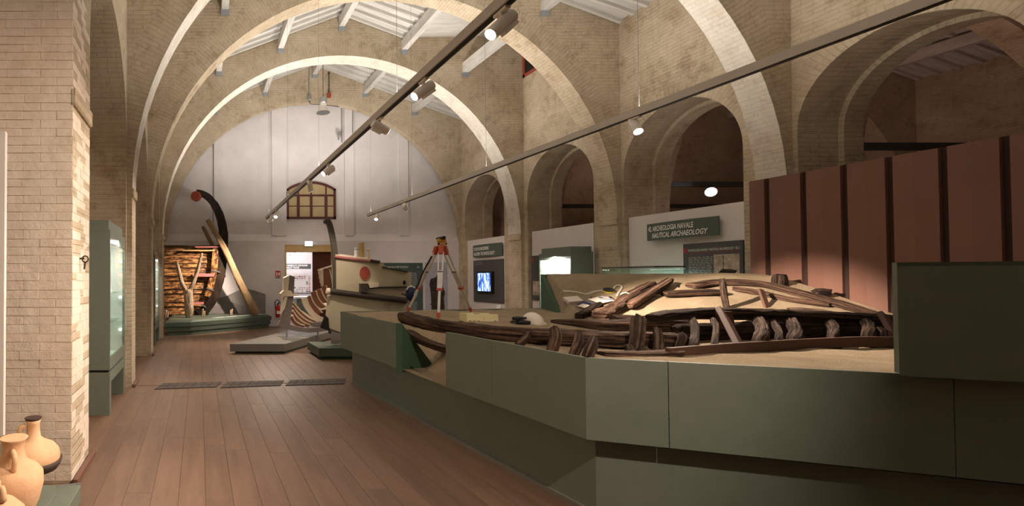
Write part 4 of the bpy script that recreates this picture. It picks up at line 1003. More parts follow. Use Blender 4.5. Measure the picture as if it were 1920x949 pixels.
# glass table case behind the sand slope
gc = thing('glass_case', (8.35, 9.5, 0), 'low glass topped display case in front of the naval archaeology panel', 'display case')
gx0, gx1, gy0, gy1 = 8.15, 8.7, wp(1228, 500, 8.15).y, wp(1128, 500, 8.15).y; gzt = wp(1180, 500, 8.15).z
part('case_base', 'green', gc, lambda m: m.box(gx0, gx1, gy0, gy1, 0, 1.05))
part('case_floor', 'panel_white', gc, lambda m: m.box(gx0 + .01, gx1 - .01, gy0 + .01, gy1 - .01, 1.05, 1.07))
for q in ((gx0, gx0 + .008, gy0, gy1), (gx1 - .008, gx1, gy0, gy1), (gx0 + .008, gx1 - .008, gy0, gy0 + .008), (gx0 + .008, gx1 - .008, gy1 - .008, gy1)):
    part('glass_pane', 'glass', gc, lambda m: m.box(*q, 1.07, gzt - .02))
part('top_rim', 'charcoal', gc, lambda m: [m.box(*q, gzt - .02, gzt) for q in ((gx0 - .005, gx0 + .02, gy0, gy1), (gx1 - .02, gx1, gy0, gy1), (gx0, gx1, gy0, gy0 + .02), (gx0, gx1, gy1 - .02, gy1))])
area((8.42, (gy0 + gy1) / 2, gzt - .05), (8.42, (gy0 + gy1) / 2 + .001, 1.1), 14, .1, .9, (.85, 1, .92))

# ---------------------------------------------------------------- dark panels on the end wall
YE = 16.97
def end_board(x0, x1, yt, yb, mat, label, nm='info_board'):
    a = P(x0, yt, Y=YE); c = P(x1, yb, Y=YE); t = thing(nm, ((a.x + c.x) / 2, YE, c.z), label, 'board', 'boards on the end wall')
    part('board_face', mat, t, lambda m: m.box(a.x, c.x, YE - .02, YE, c.z, a.z)); return t, a.x, c.x, a.z, c.z
t, xa, xb, zt, zb = end_board(690, 793, 493, 600, 'teal', 'dark teal text board on the end wall behind the cream boat model')
text_mesh('heading', 'WOOD AND HULLS AFTER TREATMENTS', .075, 'print_white', t, (xa + .5, YE - .024, zt - .17), (1, 0, 0), (0, 0, 1), squeeze=.62)
text_mesh('heading', '40.1', .075, 'print_white', t, (xb - .2, YE - .024, zt - .17), (1, 0, 0), (0, 0, 1), squeeze=.8)
rg = random.Random(5); m = MB()
for r in range(34):
    if r in (10, 11, 20, 21): continue
    x_ = xb - .62
    while x_ < xb - .22:
        w = rg.uniform(.03, .1); w = min(w, xb - .2 - x_); m.box(x_, x_ + w, YE - .023, YE - .021, zt - .36 - r * .045, zt - .345 - r * .045); x_ += w + .02
m.build('body_text', 'print_grey', t)['kind'] = 'stuff'
t, xa, xb, zt, zb = end_board(797, 839, 492, 600, 'sand_label', 'grey board showing a dark brown garment on the end wall', 'picture_board')
def garment(m):
    c0 = (xa + xb) / 2
    pl = [(-.17, 0), (.22, 0), (.26, .35), (.23, .62), (.28, .85), (.16, 1.12), (.10, 1.45), (.04, 1.50), (-.02, 1.36), (-.12, 1.32), (-.2, 1.3), (-.24, 1.12), (-.2, .85), (-.18, .5)]
    m.prism([(c0 + a, YE - .045, zb + .10 + b_) for a, b_ in pl], (0, .024, 0))
part('garment', 'garment', t, garment)
for zz in (.52, .92): part('garment_belt', 'wale', t, lambda m: m.box((xa + xb) / 2 - .22, (xa + xb) / 2 + .25, YE - .06, YE - .046, zb + zz, zb + zz + .05))

# ---------------------------------------------------------------- burnt boat stern corner
pe = thing('stern_platform', (.5, 15.8, 0), 'low dark green stepped platform under the scorched boat stern', 'platform')
base = [(-.96, 13.98), (-.25, 14.25), (2.42, 16.55), (2.2, 16.95), (-.96, 16.95)]
def inset(poly, d):
    c = Vector((sum(p[0] for p in poly) / len(poly), sum(p[1] for p in poly) / len(poly))); out = []
    for p in poly:
        v = Vector(p) - c; q = c + v * (1 - d / max(v.length, .1)); out.append((max(q.x, -.96), min(q.y, 16.95)))
    return out
for (z0, z1, d, nm) in ((0, .12, .10, 'lower_step'), (.12, .25, .04, 'middle_step'), (.25, .37, 0, 'upper_step')):
    part(nm, 'green_mid', pe, lambda m: m.prism([(q[0], q[1], z0) for q in inset(base, d)], (0, 0, z1 - z0)))
ins = inset(base, .16)
def lip(m):
    n = len(base)
    for k in range(n):
        a, b_ = base[k], base[(k + 1) % n]; c_, d_ = ins[(k + 1) % n], ins[k]
        m.add([(a[0], a[1], .37), (b_[0], b_[1], .37), (c_[0], c_[1], .43), (d_[0], d_[1], .43)], [(0, 1, 2, 3)])
    m.add([(q[0], q[1], .43) for q in ins], [(0, 1, 2, 3, 4)])
part('top_slope', 'green_mid', pe, lip)
# label strips along the sloping lip
lab = part('label_strip', 'charcoal', pe, lambda m: m.prism([P(358, 603, Y=14.55), P(404, 600.5, Y=14.98), P(395, 597, Y=15.05), P(350, 600, Y=14.65)], (0, 0, .01)))
def lbl(m):
    for (x0, x1, y_, Y_) in ((364, 377, 600.3, 14.72), (378, 391, 599.2, 14.86), (366, 380, 602.2, 14.66)):
        q0, q1 = P(x0, y_, Y=Y_) + Vector((0, 0, .012)), P(x1, y_ - .7, Y=Y_ + .12) + Vector((0, 0, .012)); m.prism([q0, q1, q1 + Vector((-.01, .015, .012)), q0 + Vector((-.01, .015, .012))], (0, 0, .002))
part('lettering', 'print_white', lab, lbl)['kind'] = 'stuff'
part('red_mark', 'print_red', lab, lambda m: m.prism([P(357, 603.3, Y=14.54), P(363, 603, Y=14.6), P(360, 600.5, Y=14.66), P(354, 601, Y=14.6)], (0, 0, .014)))
for k in range(4):
    xs = 405 + k * 24; part('label_strip', 'sand_label', pe, lambda m: m.prism([P(xs, 600 - k * 2, Y=15.0 + k * .4), P(xs + 22, 598 - k * 2, Y=15.35 + k * .4), P(xs + 14, 594.5 - k * 2, Y=15.4 + k * .4), P(xs - 8, 596.5 - k * 2, Y=15.1 + k * .4)], (0, 0, .008)))
SY = 16.35
def sp2(x, y, dy=0): return P(x, y, Y=SY + dy)
stn = thing('boat_stern', sp2(360, 597), 'scorched wooden boat stern with planked side and tall curved post', 'boat stern')
post_in = [(462, 407), (480, 406), (500, 404), (520, 400), (540, 395), (560, 387), (580, 374), (597, 352)]     # inner edge of the post, (y, x)
def post_x(y):
    for (a, xa_), (b_, xb_) in zip(post_in, post_in[1:]):
        if a <= y <= b_: return xa_ + (xb_ - xa_) * (y - a) / (b_ - a)
    return post_in[-1][1] if y > 597 else post_in[0][1]
ny_ = 16
for k in range(ny_):
    ya_, yb_ = 462 + (591 - 462) * k / ny_, 462 + (591 - 462) * (k + 1) / ny_ - .7
    x0 = 308; d0 = .012 * (k % 3)
    def pl(m):
        n = 8; o = len(m.v)
        for i in range(n + 1):
            t = i / n
            for (yy, off) in ((ya_, .03), (yb_, -.012)):
                xx = x0 + (post_x(yy) + 10 - x0) * t; q = sp2(xx, yy, -.02 + off + d0 - .16 * (1 - (2 * t - .6) ** 2) * .5); m.v.append(q); m.v.append(q + Vector((0, .03, 0)))
        for i in range(n):
            a = o + i * 4; u0, u1 = i * .22, (i + 1) * .22
            m.quadface((a, a + 4, a + 6, a + 2), [(u0, 0), (u1, 0), (u1, .14), (u0, .14)]); m.quadface((a + 1, a + 3, a + 7, a + 5)); m.quadface((a, a + 1, a + 5, a + 4)); m.quadface((a + 2, a + 6, a + 7, a + 3))
        m.quadface((o, o + 2, o + 3, o + 1)); e = o + n * 4; m.quadface((e, e + 1, e + 3, e + 2))
    part('hull_plank', 'burnt', stn, pl)
outer = [(372, 590), (386, 580), (400, 560), (409, 535), (414, 510), (416, 485), (418, 462), (419, 440), (415, 415), (409, 397), (400, 381), (389, 369), (377, 363), (368, 362)]
wid = [17, 16, 16, 16, 17, 18, 19, 18, 17, 16, 15, 14, 12, 11]
def stpost(m):
    ps = smooth_pts([sp2(x_, y_, -.05) for x_, y_ in outer], .06)
    n = len(ps); o = len(m.v); acc = 0
    for i, q in enumerate(ps):
        d = (ps[min(i + 1, n - 1)] - ps[max(i - 1, 0)]).normalized(); s_ = d.cross(Vector((0, 1, 0))).normalized(); w = wid[min(13, int(i / n * 14))] * SY / F / 2
        if i: acc += (q - ps[i - 1]).length
        for (a, e) in ((-1, -.11), (1, -.11), (1, .11), (-1, .11)): m.v.append(q + s_ * a * w + Vector((0, e, 0)))
        if i:
            l = acc - (q - ps[i - 1]).length
            for k in range(4): m.quadface((o + i * 4 - 4 + k, o + i * 4 - 4 + (k + 1) % 4, o + i * 4 + (k + 1) % 4, o + i * 4 + k), [(l, k * .3), (l, k * .3 + .3), (acc, k * .3 + .3), (acc, k * .3)])
    m.quadface([o, o + 1, o + 2, o + 3]); m.quadface([o + n * 4 - 4 + k for k in range(4)])
part('stern_post', 'charred', stn, stpost, bevel=0)
part('post_roundel', 'rust', stn, lambda m: m.lathe(sp2(367, 368, -.20), [(.15, -.14), (.162, -.10), (.162, .04), (.15, .055), (.001, .055)], 28, (-.35, -1, 0)))
part('scorched_facing', 'burnt', stn, lambda m: timber_mesh(m, [sp2(404, 466, -.19), sp2(402, 500, -.19), sp2(397, 530, -.19), sp2(388, 556, -.19)], .20, .03, 3, rough=.1, up=(0, -1, 0)))
for (x0, x1, y_, mt, hh) in ((366, 411, 463.5, 'pink', .05), (362, 401, 516, 'pink', .10), (363, 382, 568, 'pink', .06), (343, 402, 470.5, 'yellow_wood', .035), (307, 410, 462, 'charred', .04)):
    part('thwart_edge', mt, stn, lambda m: m.box(sp2(x0, 0).x, sp2(x1, 0).x, SY - .24, SY - .13, sp2(0, y_).z - hh / 2, sp2(0, y_).z + hh / 2))
for (a, b_) in (((396, 507), (413, 510.5)), ((387, 540), (401, 545)), ((377, 570), (386, 576))): part('iron_strap', 'charcoal', stn, lambda m: m.bar(sp2(*a, -.22), sp2(*b_, -.2), .03, .045))
# leaning spars, driftwood fork, stakes
m = MB(); timber_mesh(m, [P(481, 590, Y=16.15), P(450, 530, Y=16.1), P(420, 465, Y=16.05), P(389, 412, Y=16.2)], .24, .16, 61, taper=(1.1, .62), rough=.13, sq=2.4, up=(0, -1, 0))
tag(m.build('leaning_spar', 'drift_brown', None, smooth=True), 'long weathered spar leaning across the boat stern post', 'spar', 'spars leaning on the stern')
m = MB(); timber_mesh(m, [P(419, 520, Y=16.62), P(408, 480, Y=16.64), P(380, 425, Y=16.72)], .17, .12, 62, taper=(1, .7), rough=.15, sq=2.4, up=(0, -1, 0))
tag(m.build('leaning_spar', 'drift_brown', None, smooth=True), 'shorter dark spar behind the boat stern post', 'spar', 'spars leaning on the stern')
FY = 15.2
m = MB()
timber_mesh(m, [P(354, 596.5, Y=FY), P(355, 580, Y=FY), P(353, 560, Y=FY), P(352, 542, Y=FY)], .24, .2, 63, taper=(.9, 1.2), rough=.2, sq=2, up=(0, -1, 0))
timber_mesh(m, [P(352, 548, Y=FY), P(343, 536, Y=FY), P(337, 515, Y=FY), P(331, 489, Y=FY)], .15, .14, 64, taper=(1.1, .55), rough=.2, sq=2, up=(0, -1, 0))
timber_mesh(m, [P(354, 548, Y=FY), P(361, 534, Y=FY), P(370, 508, Y=FY), P(379, 475, Y=FY - .1)], .14, .13, 65, taper=(1.1, .5), rough=.2, sq=2, up=(0, -1, 0))
tag(m.build('driftwood_fork', 'drift', None, smooth=True), 'pale forked driftwood trunk standing before the scorched stern', 'driftwood')
for k, (x_, y_, h) in enumerate(((311, 600, .25), (314, 599, .22), (380, 597, .26), (383, 597, .2), (432, 592, .2), (435, 592, .24))):
    p = P(x_, y_, Y=15.0 + .4 * (k // 2)); p.z = .42; m = MB(); timber_mesh(m, [p, p + Vector((0, 0, h * .5)), p + Vector((.01, 0, h))], .055, .05, 70 + k, rough=.2, step=.04, up=(0, 1, 0), n=8)
    tag(m.build('wooden_stake', 'drift', None, smooth=True), 'small split stake standing up from the stern platform', 'stake', 'stakes on the stern platform')
o = plate_px([(380, 588.5), (384, 578), (393, 563), (420, 557), (440, 548), (458, 540), (478, 545), (498, 552), (498, 588.5)], 16.93, .03).build('mountain_cutout', 'cutout'); tag(o, 'large grey mountain silhouette board against the end wall', 'silhouette', 'mountain silhouettes')
o = plate_px([(380, 588.5), (390, 576), (402, 574), (422, 564), (440, 568), (457, 574), (457, 588.5)], 16.89, .03).build('mountain_cutout', 'cutout2'); tag(o, 'small darker mountain silhouette board in front of the large one', 'silhouette', 'mountain silhouettes')

# ---------------------------------------------------------------- open rib model on its platform
pz = .21
pp = thing('model_platform', (2.4, 12.3, 0), 'low grey platform with cut corner under the open rib model', 'platform', 'model platforms')
poly2 = [P(431, 645, Z=pz), P(534, 645, Z=pz), P(628, 620, Z=pz), Vector((4.6, 14.5, pz)), Vector((3.0, 14.5, pz)), P(548, 619, Z=pz)]
part('platform_top', 'grey_green', pp, lambda m: m.prism([(q.x, q.y, .045) for q in poly2], (0, 0, pz - .045)), bevel=.003)
cc = sum((q for q in poly2), Vector()) / len(poly2)
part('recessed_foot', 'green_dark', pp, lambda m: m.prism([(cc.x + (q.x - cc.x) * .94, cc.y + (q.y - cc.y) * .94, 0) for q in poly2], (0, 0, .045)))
RY = 12.1
rb = thing('rib_model', P(545, 622, Y=RY), 'open boat frame model with grey stem and brown ribs with pale edges', 'boat model')
def pxplate(m, px, Y, th): m.prism([P(x_, y_, Y=Y) for x_, y_ in px], (0, th, 0))
part('keel', 'keelgrey', rb, lambda m: pxplate(m, [(543.5, 516), (552.5, 519), (551.6, 545), (548.7, 571), (545, 596), (544, 609), (571, 615), (602, 614), (624, 606), (622, 618), (602, 622), (582, 624), (559, 622), (535, 617), (521, 610), (529, 595), (535, 575), (540, 549)], RY, .12), bevel=.004)
part('stem_cheek', 'rib_cream', rb, lambda m: pxplate(m, [(533, 521), (543.3, 516), (540, 547), (532, 547)], RY - .06, .26), bevel=.005)
part('stem_block', 'rib_cream', rb, lambda m: pxplate(m, [(526, 551), (532, 545), (545, 545), (549, 551), (560, 552), (561, 555), (548, 556), (533, 556), (527, 562)], RY - .08, .22), bevel=.005)
part('stem_cheek', 'rib_cream', rb, lambda m: pxplate(m, [(533, 557), (539.5, 556), (534.5, 578), (527, 590)], RY - .05, .22), bevel=.005)
part('support_rod', 'steel', rb, lambda m: m.tube([(P(537.5, 618, Y=RY + .05).x, RY + .05, pz), P(537.5, 616, Y=RY + .05)], .018, 8))
part('support_rod', 'steel', rb, lambda m: m.tube([(P(596, 618, Y=RY + .05).x, RY + .05, pz), P(596, 621, Y=RY + .05)], .018, 8))
strk = [[(547, 594), (552, 604), (562, 611), (570, 613)], [(548, 585), (556, 597), (568, 607), (580, 612)], [(548, 577), (560, 592), (574, 603), (588, 609)], [(549, 570), (562, 585), (578, 598), (594, 606)], [(565, 587), (575, 594), (586, 601), (597, 606)]]
def bandpx(m, px, Y0, Y1, w, th):
    ps = smooth_pts([P(x_, y_, Y=Y0 + (Y1 - Y0) * i / (len(px) - 1)) for i, (x_, y_) in enumerate(px)], .06); o = len(m.v)
    for i, q in enumerate(ps):
        d = (ps[min(i + 1, len(ps) - 1)] - ps[max(i - 1, 0)]).normalized(); s_ = d.cross(Vector((0, 1, 0))).normalized() * w / 2
        for e in (s_, -s_, -s_ + Vector((0, th, 0)), s_ + Vector((0, th, 0))): m.v.append(q + e)
        if i:
            for k in range(4): m.quadface((o + i * 4 - 4 + k, o + i * 4 - 4 + (k + 1) % 4, o + i * 4 + (k + 1) % 4, o + i * 4 + k))
    m.quadface([o, o + 1, o + 2, o + 3]); m.quadface([o + len(ps) * 4 - 4 + k for k in range(4)])
for k, pxs in enumerate(strk):
    s_ = part('strake', 'rib_brown', rb, lambda m: bandpx(m, pxs, RY + .14 + k * .12, RY + .3 + k * .12, .085, .05))
    part('strake_edge', 'rib_cream', s_, lambda m: bandpx(m, [(x_ + 1.5, y_ - 3.0) for x_, y_ in pxs], RY + .125 + k * .12, RY + .285 + k * .12, .03, .09))
frs = [[(570, 559), (574, 572), (585, 588), (598, 597), (612, 602)], [(578, 556), (583, 568), (590, 577), (600, 588)], [(588, 547), (592, 560), (600, 571), (608, 577)], [(597, 543), (602, 556), (609, 567), (616, 573)], [(607, 537), (611, 552), (617, 562), (624, 568)], [(613, 506), (617, 525), (621, 545), (627, 556)]]
for k, pxs in enumerate(frs):
    s_ = part('frame_rib', 'rib_cream' if k == 0 else 'rib_brown', rb, lambda m: bandpx(m, pxs, RY + .75 + k * .16, RY + .8 + k * .16, .13, .08))
    part('rib_edge', 'rib_cream', s_, lambda m: bandpx(m, [(x_ + 5, y_ - 1.5) for x_, y_ in pxs], RY + .735 + k * .16, RY + .785 + k * .16, .028, .11))
part('inner_floor', 'rib_cream', rb, lambda m: m.prism([P(585, 573, Y=13.3), P(612, 569, Y=13.3), P(613, 580, Y=13.2), P(592, 583, Y=13.2)], (0, 0, .02)))
part('upper_shell', 'rib_cream', rb, lambda m: pxplate(m, [(597.5, 508), (606, 505), (607, 536), (603, 537), (602, 531), (600.5, 530), (600.5, 524), (599, 523), (599, 515), (597.5, 514)], 13.6, .08))
part('upper_shell', 'rib_brown', rb, lambda m: pxplate(m, [(606, 505), (611, 503), (619, 545), (608, 541)], 13.62, .06))
part('gunwale', 'rib_cream', rb, lambda m: m.bar(P(597, 507, Y=13.6), P(624, 498, Y=13.9), .10, .03))
part('tie_beam', 'keelgrey', rb, lambda m: m.bar(P(584, 608, Y=12.4), P(612, 605, Y=12.5), .08, .07))

# ---------------------------------------------------------------- cream boat prow model
HY = 10.5
pl_ = thing('prow_platform', (3.2, 10.3, 0), 'small low green platform under the cream boat prow', 'platform', 'model platforms')
pq = P(598, 653, Z=.23)
part('platform_top', 'green_mid', pl_, lambda m: m.box(pq.x, 4.6, 9.9, 10.95, .06, .23), bevel=.003)
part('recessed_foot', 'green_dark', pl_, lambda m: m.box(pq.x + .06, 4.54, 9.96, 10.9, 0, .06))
pw = thing('prow_model', P(640, 629, Y=HY), 'cream coloured boat prow model with red painted eye and tall dark stem post', 'boat model')
part('stand', 'keelgrey', pw, lambda m: pxplate(m, [(622, 622), (648, 628), (648, 645), (622, 645)], HY - .2, .06))
hull = [(628.5, 481), (693, 489), (712, 493), (717, 501.5), (763.5, 511), (763, 537), (759, 562), (752, 590), (740, 606), (700, 622), (660, 630), (640, 629), (617, 618), (611, 607), (614, 590), (617, 572), (617, 556), (624, 548), (629, 546)]
def hullmesh(m):
    n = len(hull); fr_ = []; bk = []
    for (x_, y_) in hull:
        t = min(1, max(0, (x_ - 611) / 130)); dn = max(0, (y_ - 560) / 70); w = (.05 + .55 * t ** .7) * (1 - .75 * dn ** 1.5)
        fr_.append(P(x_, y_, Y=HY + .0) + Vector((0, -w * .35, 0))); q = P(x_, y_, Y=HY); bk.append(q + Vector((0, w * 1.0 + .08, 0)))
    m.add(fr_ + bk, [tuple(range(n))[::-1], tuple(range(n, 2 * n))] + [(k, (k + 1) % n, n + (k + 1) % n, n + k) for k in range(n)])
part('hull_side', 'cream', pw, hullmesh)
def hw_(x_): return (.05 + .55 * min(1, max(0, (x_ - 611) / 130)) ** .7) * .35
def hp(x_, y_, e=0): return P(x_, y_, Y=HY - hw_(x_) - e)
part('wale', 'wale', pw, lambda m: m.tube(smooth_pts([hp(617, 546, .03), hp(640, 549, .03), hp(680, 554, .03), hp(720, 559, .03), hp(762, 564, .03)], .08), .062, 12))
part('wale_tip', 'rib_cream', pw, lambda m: m.lathe(hp(616, 546.5, .03), [(.001, -.06), (.05, -.05), (.075, -.01), (.07, .03), (.05, .05)], 14, (-1, 0, .1)))
part('painted_eye', 'rust', pw, lambda m: m.prism([hp(684 + 9.3 * math.cos(a), 512.5 + 12.5 * math.sin(a), .012) for a in [2 * PI * k / 28 for k in range(28)]], (0, .02, 0)))
part('oar_port', 'black', pw, lambda m: m.prism([hp(758.5 + 2.3 * math.cos(a), 530 + 4 * math.sin(a), .012) for a in [2 * PI * k / 16 for k in range(16)]], (0, .02, 0)))
part('oar_box', 'wale', pw, lambda m: m.prism([hp(676.5, 532, .10), hp(691, 531.5, .10), hp(694, 540, .10), hp(688, 548, .10), hp(681, 549, .10), hp(677, 548, .10)], (0, .14, 0)))
part('oar_box_lid', 'rib_cream', pw, lambda m: m.prism([hp(691, 532, .11), hp(710, 530, .11), hp(710, 538, .11), hp(694, 540, .11)], (0, .14, 0)))
part('rail', 'wale', pw, lambda m: m.bar(hp(692, 539.5, .03), hp(762, 538.5, .03), .06, .035))
part('stem_post', 'postgrey', pw, lambda m: bandpx(m, [(631.5, 547), (631, 520), (630, 490), (628, 465), (624, 440), (619, 420), (614.5, 412)], HY - .06, HY - .06, .10, .12))
part('stem_scroll', 'postgrey', pw, lambda m: m.lathe(P(614, 414, Y=HY - .07), [(.055, 0), (.06, .01), (.06, .13), (.055, .14)], 16, (0, 1, 0)))
part('ram', 'black', pw, lambda m: m.add([P(609, 590, Y=HY - .12), P(616, 597, Y=HY - .16), P(617.5, 621, Y=HY - .16), P(600, 614.5, Y=HY - .05), P(609, 590, Y=HY + .12), P(616, 597, Y=HY + .16), P(617.5, 621, Y=HY + .16), P(600, 614.5, Y=HY + .05)], [(0, 1, 2, 3), (4, 7, 6, 5), (0, 4, 5, 1), (1, 5, 6, 2), (2, 6, 7, 3), (3, 7, 4, 0)]))
part('keel', 'wale', pw, lambda m: m.tube(smooth_pts([P(617, 620, Y=HY - .06), P(640, 628, Y=HY - .08), P(670, 630, Y=HY - .1)], .06), .055, 10))
part('deck_edge', 'pink', pw, lambda m: m.bar(hp(628, 481, .02), hp(694, 489.5, .02), .06, .035))
part('deck', 'rib_cream', pw, lambda m: m.prism([hp(629, 479, .01), hp(694, 487.5, .01), P(694, 485, Y=HY + .5), P(629, 477, Y=HY + .06)], (0, 0, .02)))
part('deck_plank', 'wale', pw, lambda m: m.bar(hp(694, 489, .02), hp(712, 492, .02), .05, .06))
part('deck_edge', 'wale', pw, lambda m: m.bar(hp(717, 501, .01), hp(764, 510, .01), .06, .025))
for (x_, y0_, y1_, mt) in ((667.5, 482, 464, 'print_white'), (690.5, 485.5, 465, 'rib_cream')):
    q = P(x_, y0_, Y=HY - .1); h = P(x_, y1_, Y=HY - .1).z - q.z
    part('bollard', mt, pw, lambda m: m.lathe(q, [(.035, 0), (.035, h * .64), (.02, h * .68), (.022, h * .72), (.036, h * .82), (.03, h * .95), (.012, h)], 14))
q = P(678, 482, Y=HY + .25); part('upright_board', 'yellow_wood', pw, lambda m: m.box(q.x - .03, q.x + .03, q.y - .09, q.y + .09, q.z - .03, P(678, 455, Y=HY + .2).z))
# round blue lamp-like gear at the end of the cream hull
q = P(769, 549, Y=9.2); dv = thing('diving_gear', q + Vector((0, 0, -.2)), 'dark blue rounded diving gear with white rim beside the cream hull', 'diving gear')
part('rounded_body', 'blue', dv, lambda m: m.lathe(q, [(.02, -.15), (.07, -.12), (.085, -.03), (.075, .06), (.04, .10), (.005, .11)], 18), smooth=True)
part('white_rim', 'print_white', dv, lambda m: m.tube([q + Vector((.08 * math.cos(a), -.05, .05 + .07 * math.sin(a))) for a in [PI * k / 8 for k in range(9)]], .013, 8))
part('white_cuff', 'print_white', dv, lambda m: m.tube([q + Vector((.055, -.07, -.05)), q + Vector((.09, -.08, .0))], [.03, .022], 10))
part('stand_pole', 'steel', dv, lambda m: m.tube([(q.x - .03, q.y + .02, 0), q + Vector((-.01, 0, -.12))], .02, 8))

# ---------------------------------------------------------------- door area: exit sign, extinguisher, room beyond
q = P(579, 457, Y=16.9); ex = thing('exit_sign', q, 'small glowing exit sign above the end wall door', 'exit sign')
part('sign_face', 'exit', ex, lambda m: m.box(q.x - .12, q.x + .12, 16.88, 16.91, q.z - .075, q.z + .075))
part('sign_case', 'galv', ex, lambda m: m.box(q.x - .13, q.x + .13, 16.91, 16.98, q.z - .085, q.z + .085))
q = P(521, 595, Y=16.86); fe = thing('fire_extinguisher', q, 'red fire extinguisher with black hose hanging on the end wall', 'fire extinguisher')
part('cylinder', 'red', fe, lambda m: m.lathe(q, [(.06, 0), (.075, .02), (.078, .32), (.06, .38), (.03, .41)], 20), smooth=True)
part('valve', 'black', fe, lambda m: (m.tube([q + Vector((0, 0, .40)), q + Vector((0, 0, .47))], .025, 10), m.bar(q + Vector((-.02, 0, .46)), q + Vector((.10, 0, .50)), .03, .02)))
part('hose', 'black', fe, lambda m: m.tube(smooth_pts([q + Vector((.03, -.02, .46)), q + Vector((.04, -.03, .56)), q + Vector((-.03, -.04, .60)), q + Vector((-.10, -.04, .52)), q + Vector((-.10, -.04, .40)), q + Vector((-.08, -.05, .28))], .03), .014, 8))
part('instruction_label', 'print_white', fe, lambda m: m.box(q.x - .05, q.x + .05, 16.779, 16.784, q.z + .12, q.z + .22))
part('wall_bracket', 'black', fe, lambda m: m.box(q.x - .03, q.x + .03, 16.93, 16.98, q.z + .28, q.z + .32))
q = P(521, 514, Y=16.975); fs = thing('extinguisher_sign', q, 'small red and white sign above the fire extinguisher', 'sign')
part('sign_plate', 'red', fs, lambda m: m.box(q.x - .085, q.x + .085, 16.965, 16.979, q.z - .09, q.z + .11))
part('pictogram', 'print_white', fs, lambda m: (m.box(q.x - .06, q.x - .02, 16.962, 16.966, q.z - .06, q.z + .06), m.box(q.x + .015, q.x + .065, 16.962, 16.966, q.z - .05, q.z + .05)))['kind'] = 'stuff'
part('caption', 'black', fs, lambda m: m.box(q.x - .085, q.x + .085, 16.965, 16.979, q.z - .135, q.z - .115))
# room beyond: curved sign, wall of photos, table
a = P(530, 495, Y=20.9); c = P(583, 504.5, Y=20.9)
sg = thing('curved_sign', ((a.x + c.x) / 2, 20.9, c.z), 'grey curved sign reading marbles trade seen through the door', 'sign', 'curved section signs')
def bow(x_): t = (x_ - a.x) / (c.x - a.x); return 20.9 - .12 * math.sin(PI * t)
def shell2(m):
    n = 14; o = len(m.v)
    for i in range(n + 1):
        x_ = a.x + (c.x - a.x) * i / n
        for (e, z) in ((0, c.z), (0, a.z), (.03, a.z), (.03, c.z)): m.v.append(Vector((x_, bow(x_) + e, z)))
    for i in range(n):
        for k in range(4): m.quadface((o + i * 4 + k, o + i * 4 + (k + 1) % 4, o + i * 4 + 4 + (k + 1) % 4, o + i * 4 + 4 + k))
    m.quadface([o, o + 1, o + 2, o + 3]); m.quadface([o + n * 4 + k for k in range(4)])
part('sign_board', 'charcoal', sg, shell2)
text_mesh('lettering', 'COMMERCIO DEI MARMI', .095, 'print_white', sg, (0, 0, 0), (1, 0, 0), (0, 0, 1), squeeze=.92, bend=lambda x_, z_: Vector((a.x + .07 + x_, bow(a.x + .07 + x_) - .005, c.z + .115 + z_)), bold=.002)
text_mesh('lettering', 'MARBLES TRADE', .095, 'print_white', sg, (0, 0, 0), (1, 0, 0), (0, 0, 1), squeeze=.92, bend=lambda x_, z_: Vector((a.x + .02 + x_, bow(a.x + .02 + x_) - .005, c.z + .025 + z_)), bold=.002)
a = P(530, 514, Y=21.35); c = P(586, 549, Y=21.35)
pb = thing('photo_board', ((a.x + c.x) / 2, 21.35, c.z), 'pinkish map board dotted with small photographs beyond the door', 'board')
part('board_face', 'panel_white', pb, lambda m: m.box(a.x, c.x, 21.35, 21.39, c.z, a.z))
rg = random.Random(9)
for r in range(9):
    for k in range(11):
        if 2 <= r <= 5 and 1 < k < 9: continue
        x_ = a.x + .06 + k * (c.x - a.x - .12) / 11; z_ = a.z - .08 - r * (a.z - c.z - .08) / 9
        if rg.random() < .2: continue
        part('photograph', rg.choice(['photo', 'charcoal', 'print_grey', 'pink']), pb, lambda m: m.box(x_, x_ + .07, 21.342, 21.35, z_ - .05, z_))
tb = thing('display_table', (P(575, 0, Y=19.5).x, 19.5, 0), 'white topped display table on a green base beyond the door', 'table')
q = P(553, 556, Y=19.2)
part('table_top', 'print_white', tb, lambda m: m.box(q.x, q.x + 1.6, 19.2, 20.3, .86, .92)); part('table_base', 'green', tb, lambda m: m.box(q.x + .1, q.x + 1.5, 19.35, 20.2, 0, .86))
area((3.8, 19.6, 3.5), (3.8, 20.0, 0), 110, 2.6, 2.0, (1, .92, .9))
for (x_, y_) in ((545, 478), (556, 474), (571, 472)):
    q = P(x_, y_, Y=20.0); t = thing('room_spotlight', q, 'small ceiling spotlight in the room beyond the door', 'spotlight', 'spotlights beyond the door')
    part('housing', 'spot_white', t, lambda m: m.tube([q + Vector((-.07, 0, .05)), q + Vector((.03, -.02, -.02))], .035, 10)); part('lens', 'lens', t, lambda m: m.tube([q + Vector((.03, -.02, -.02)), q + Vector((.04, -.025, -.027))], .033, 10)); part('stem', 'spot_white', t, lambda m: m.tube([q + Vector((-.03, 0, .04)), (q.x - .03, q.y, 3.6)], .008, 6))

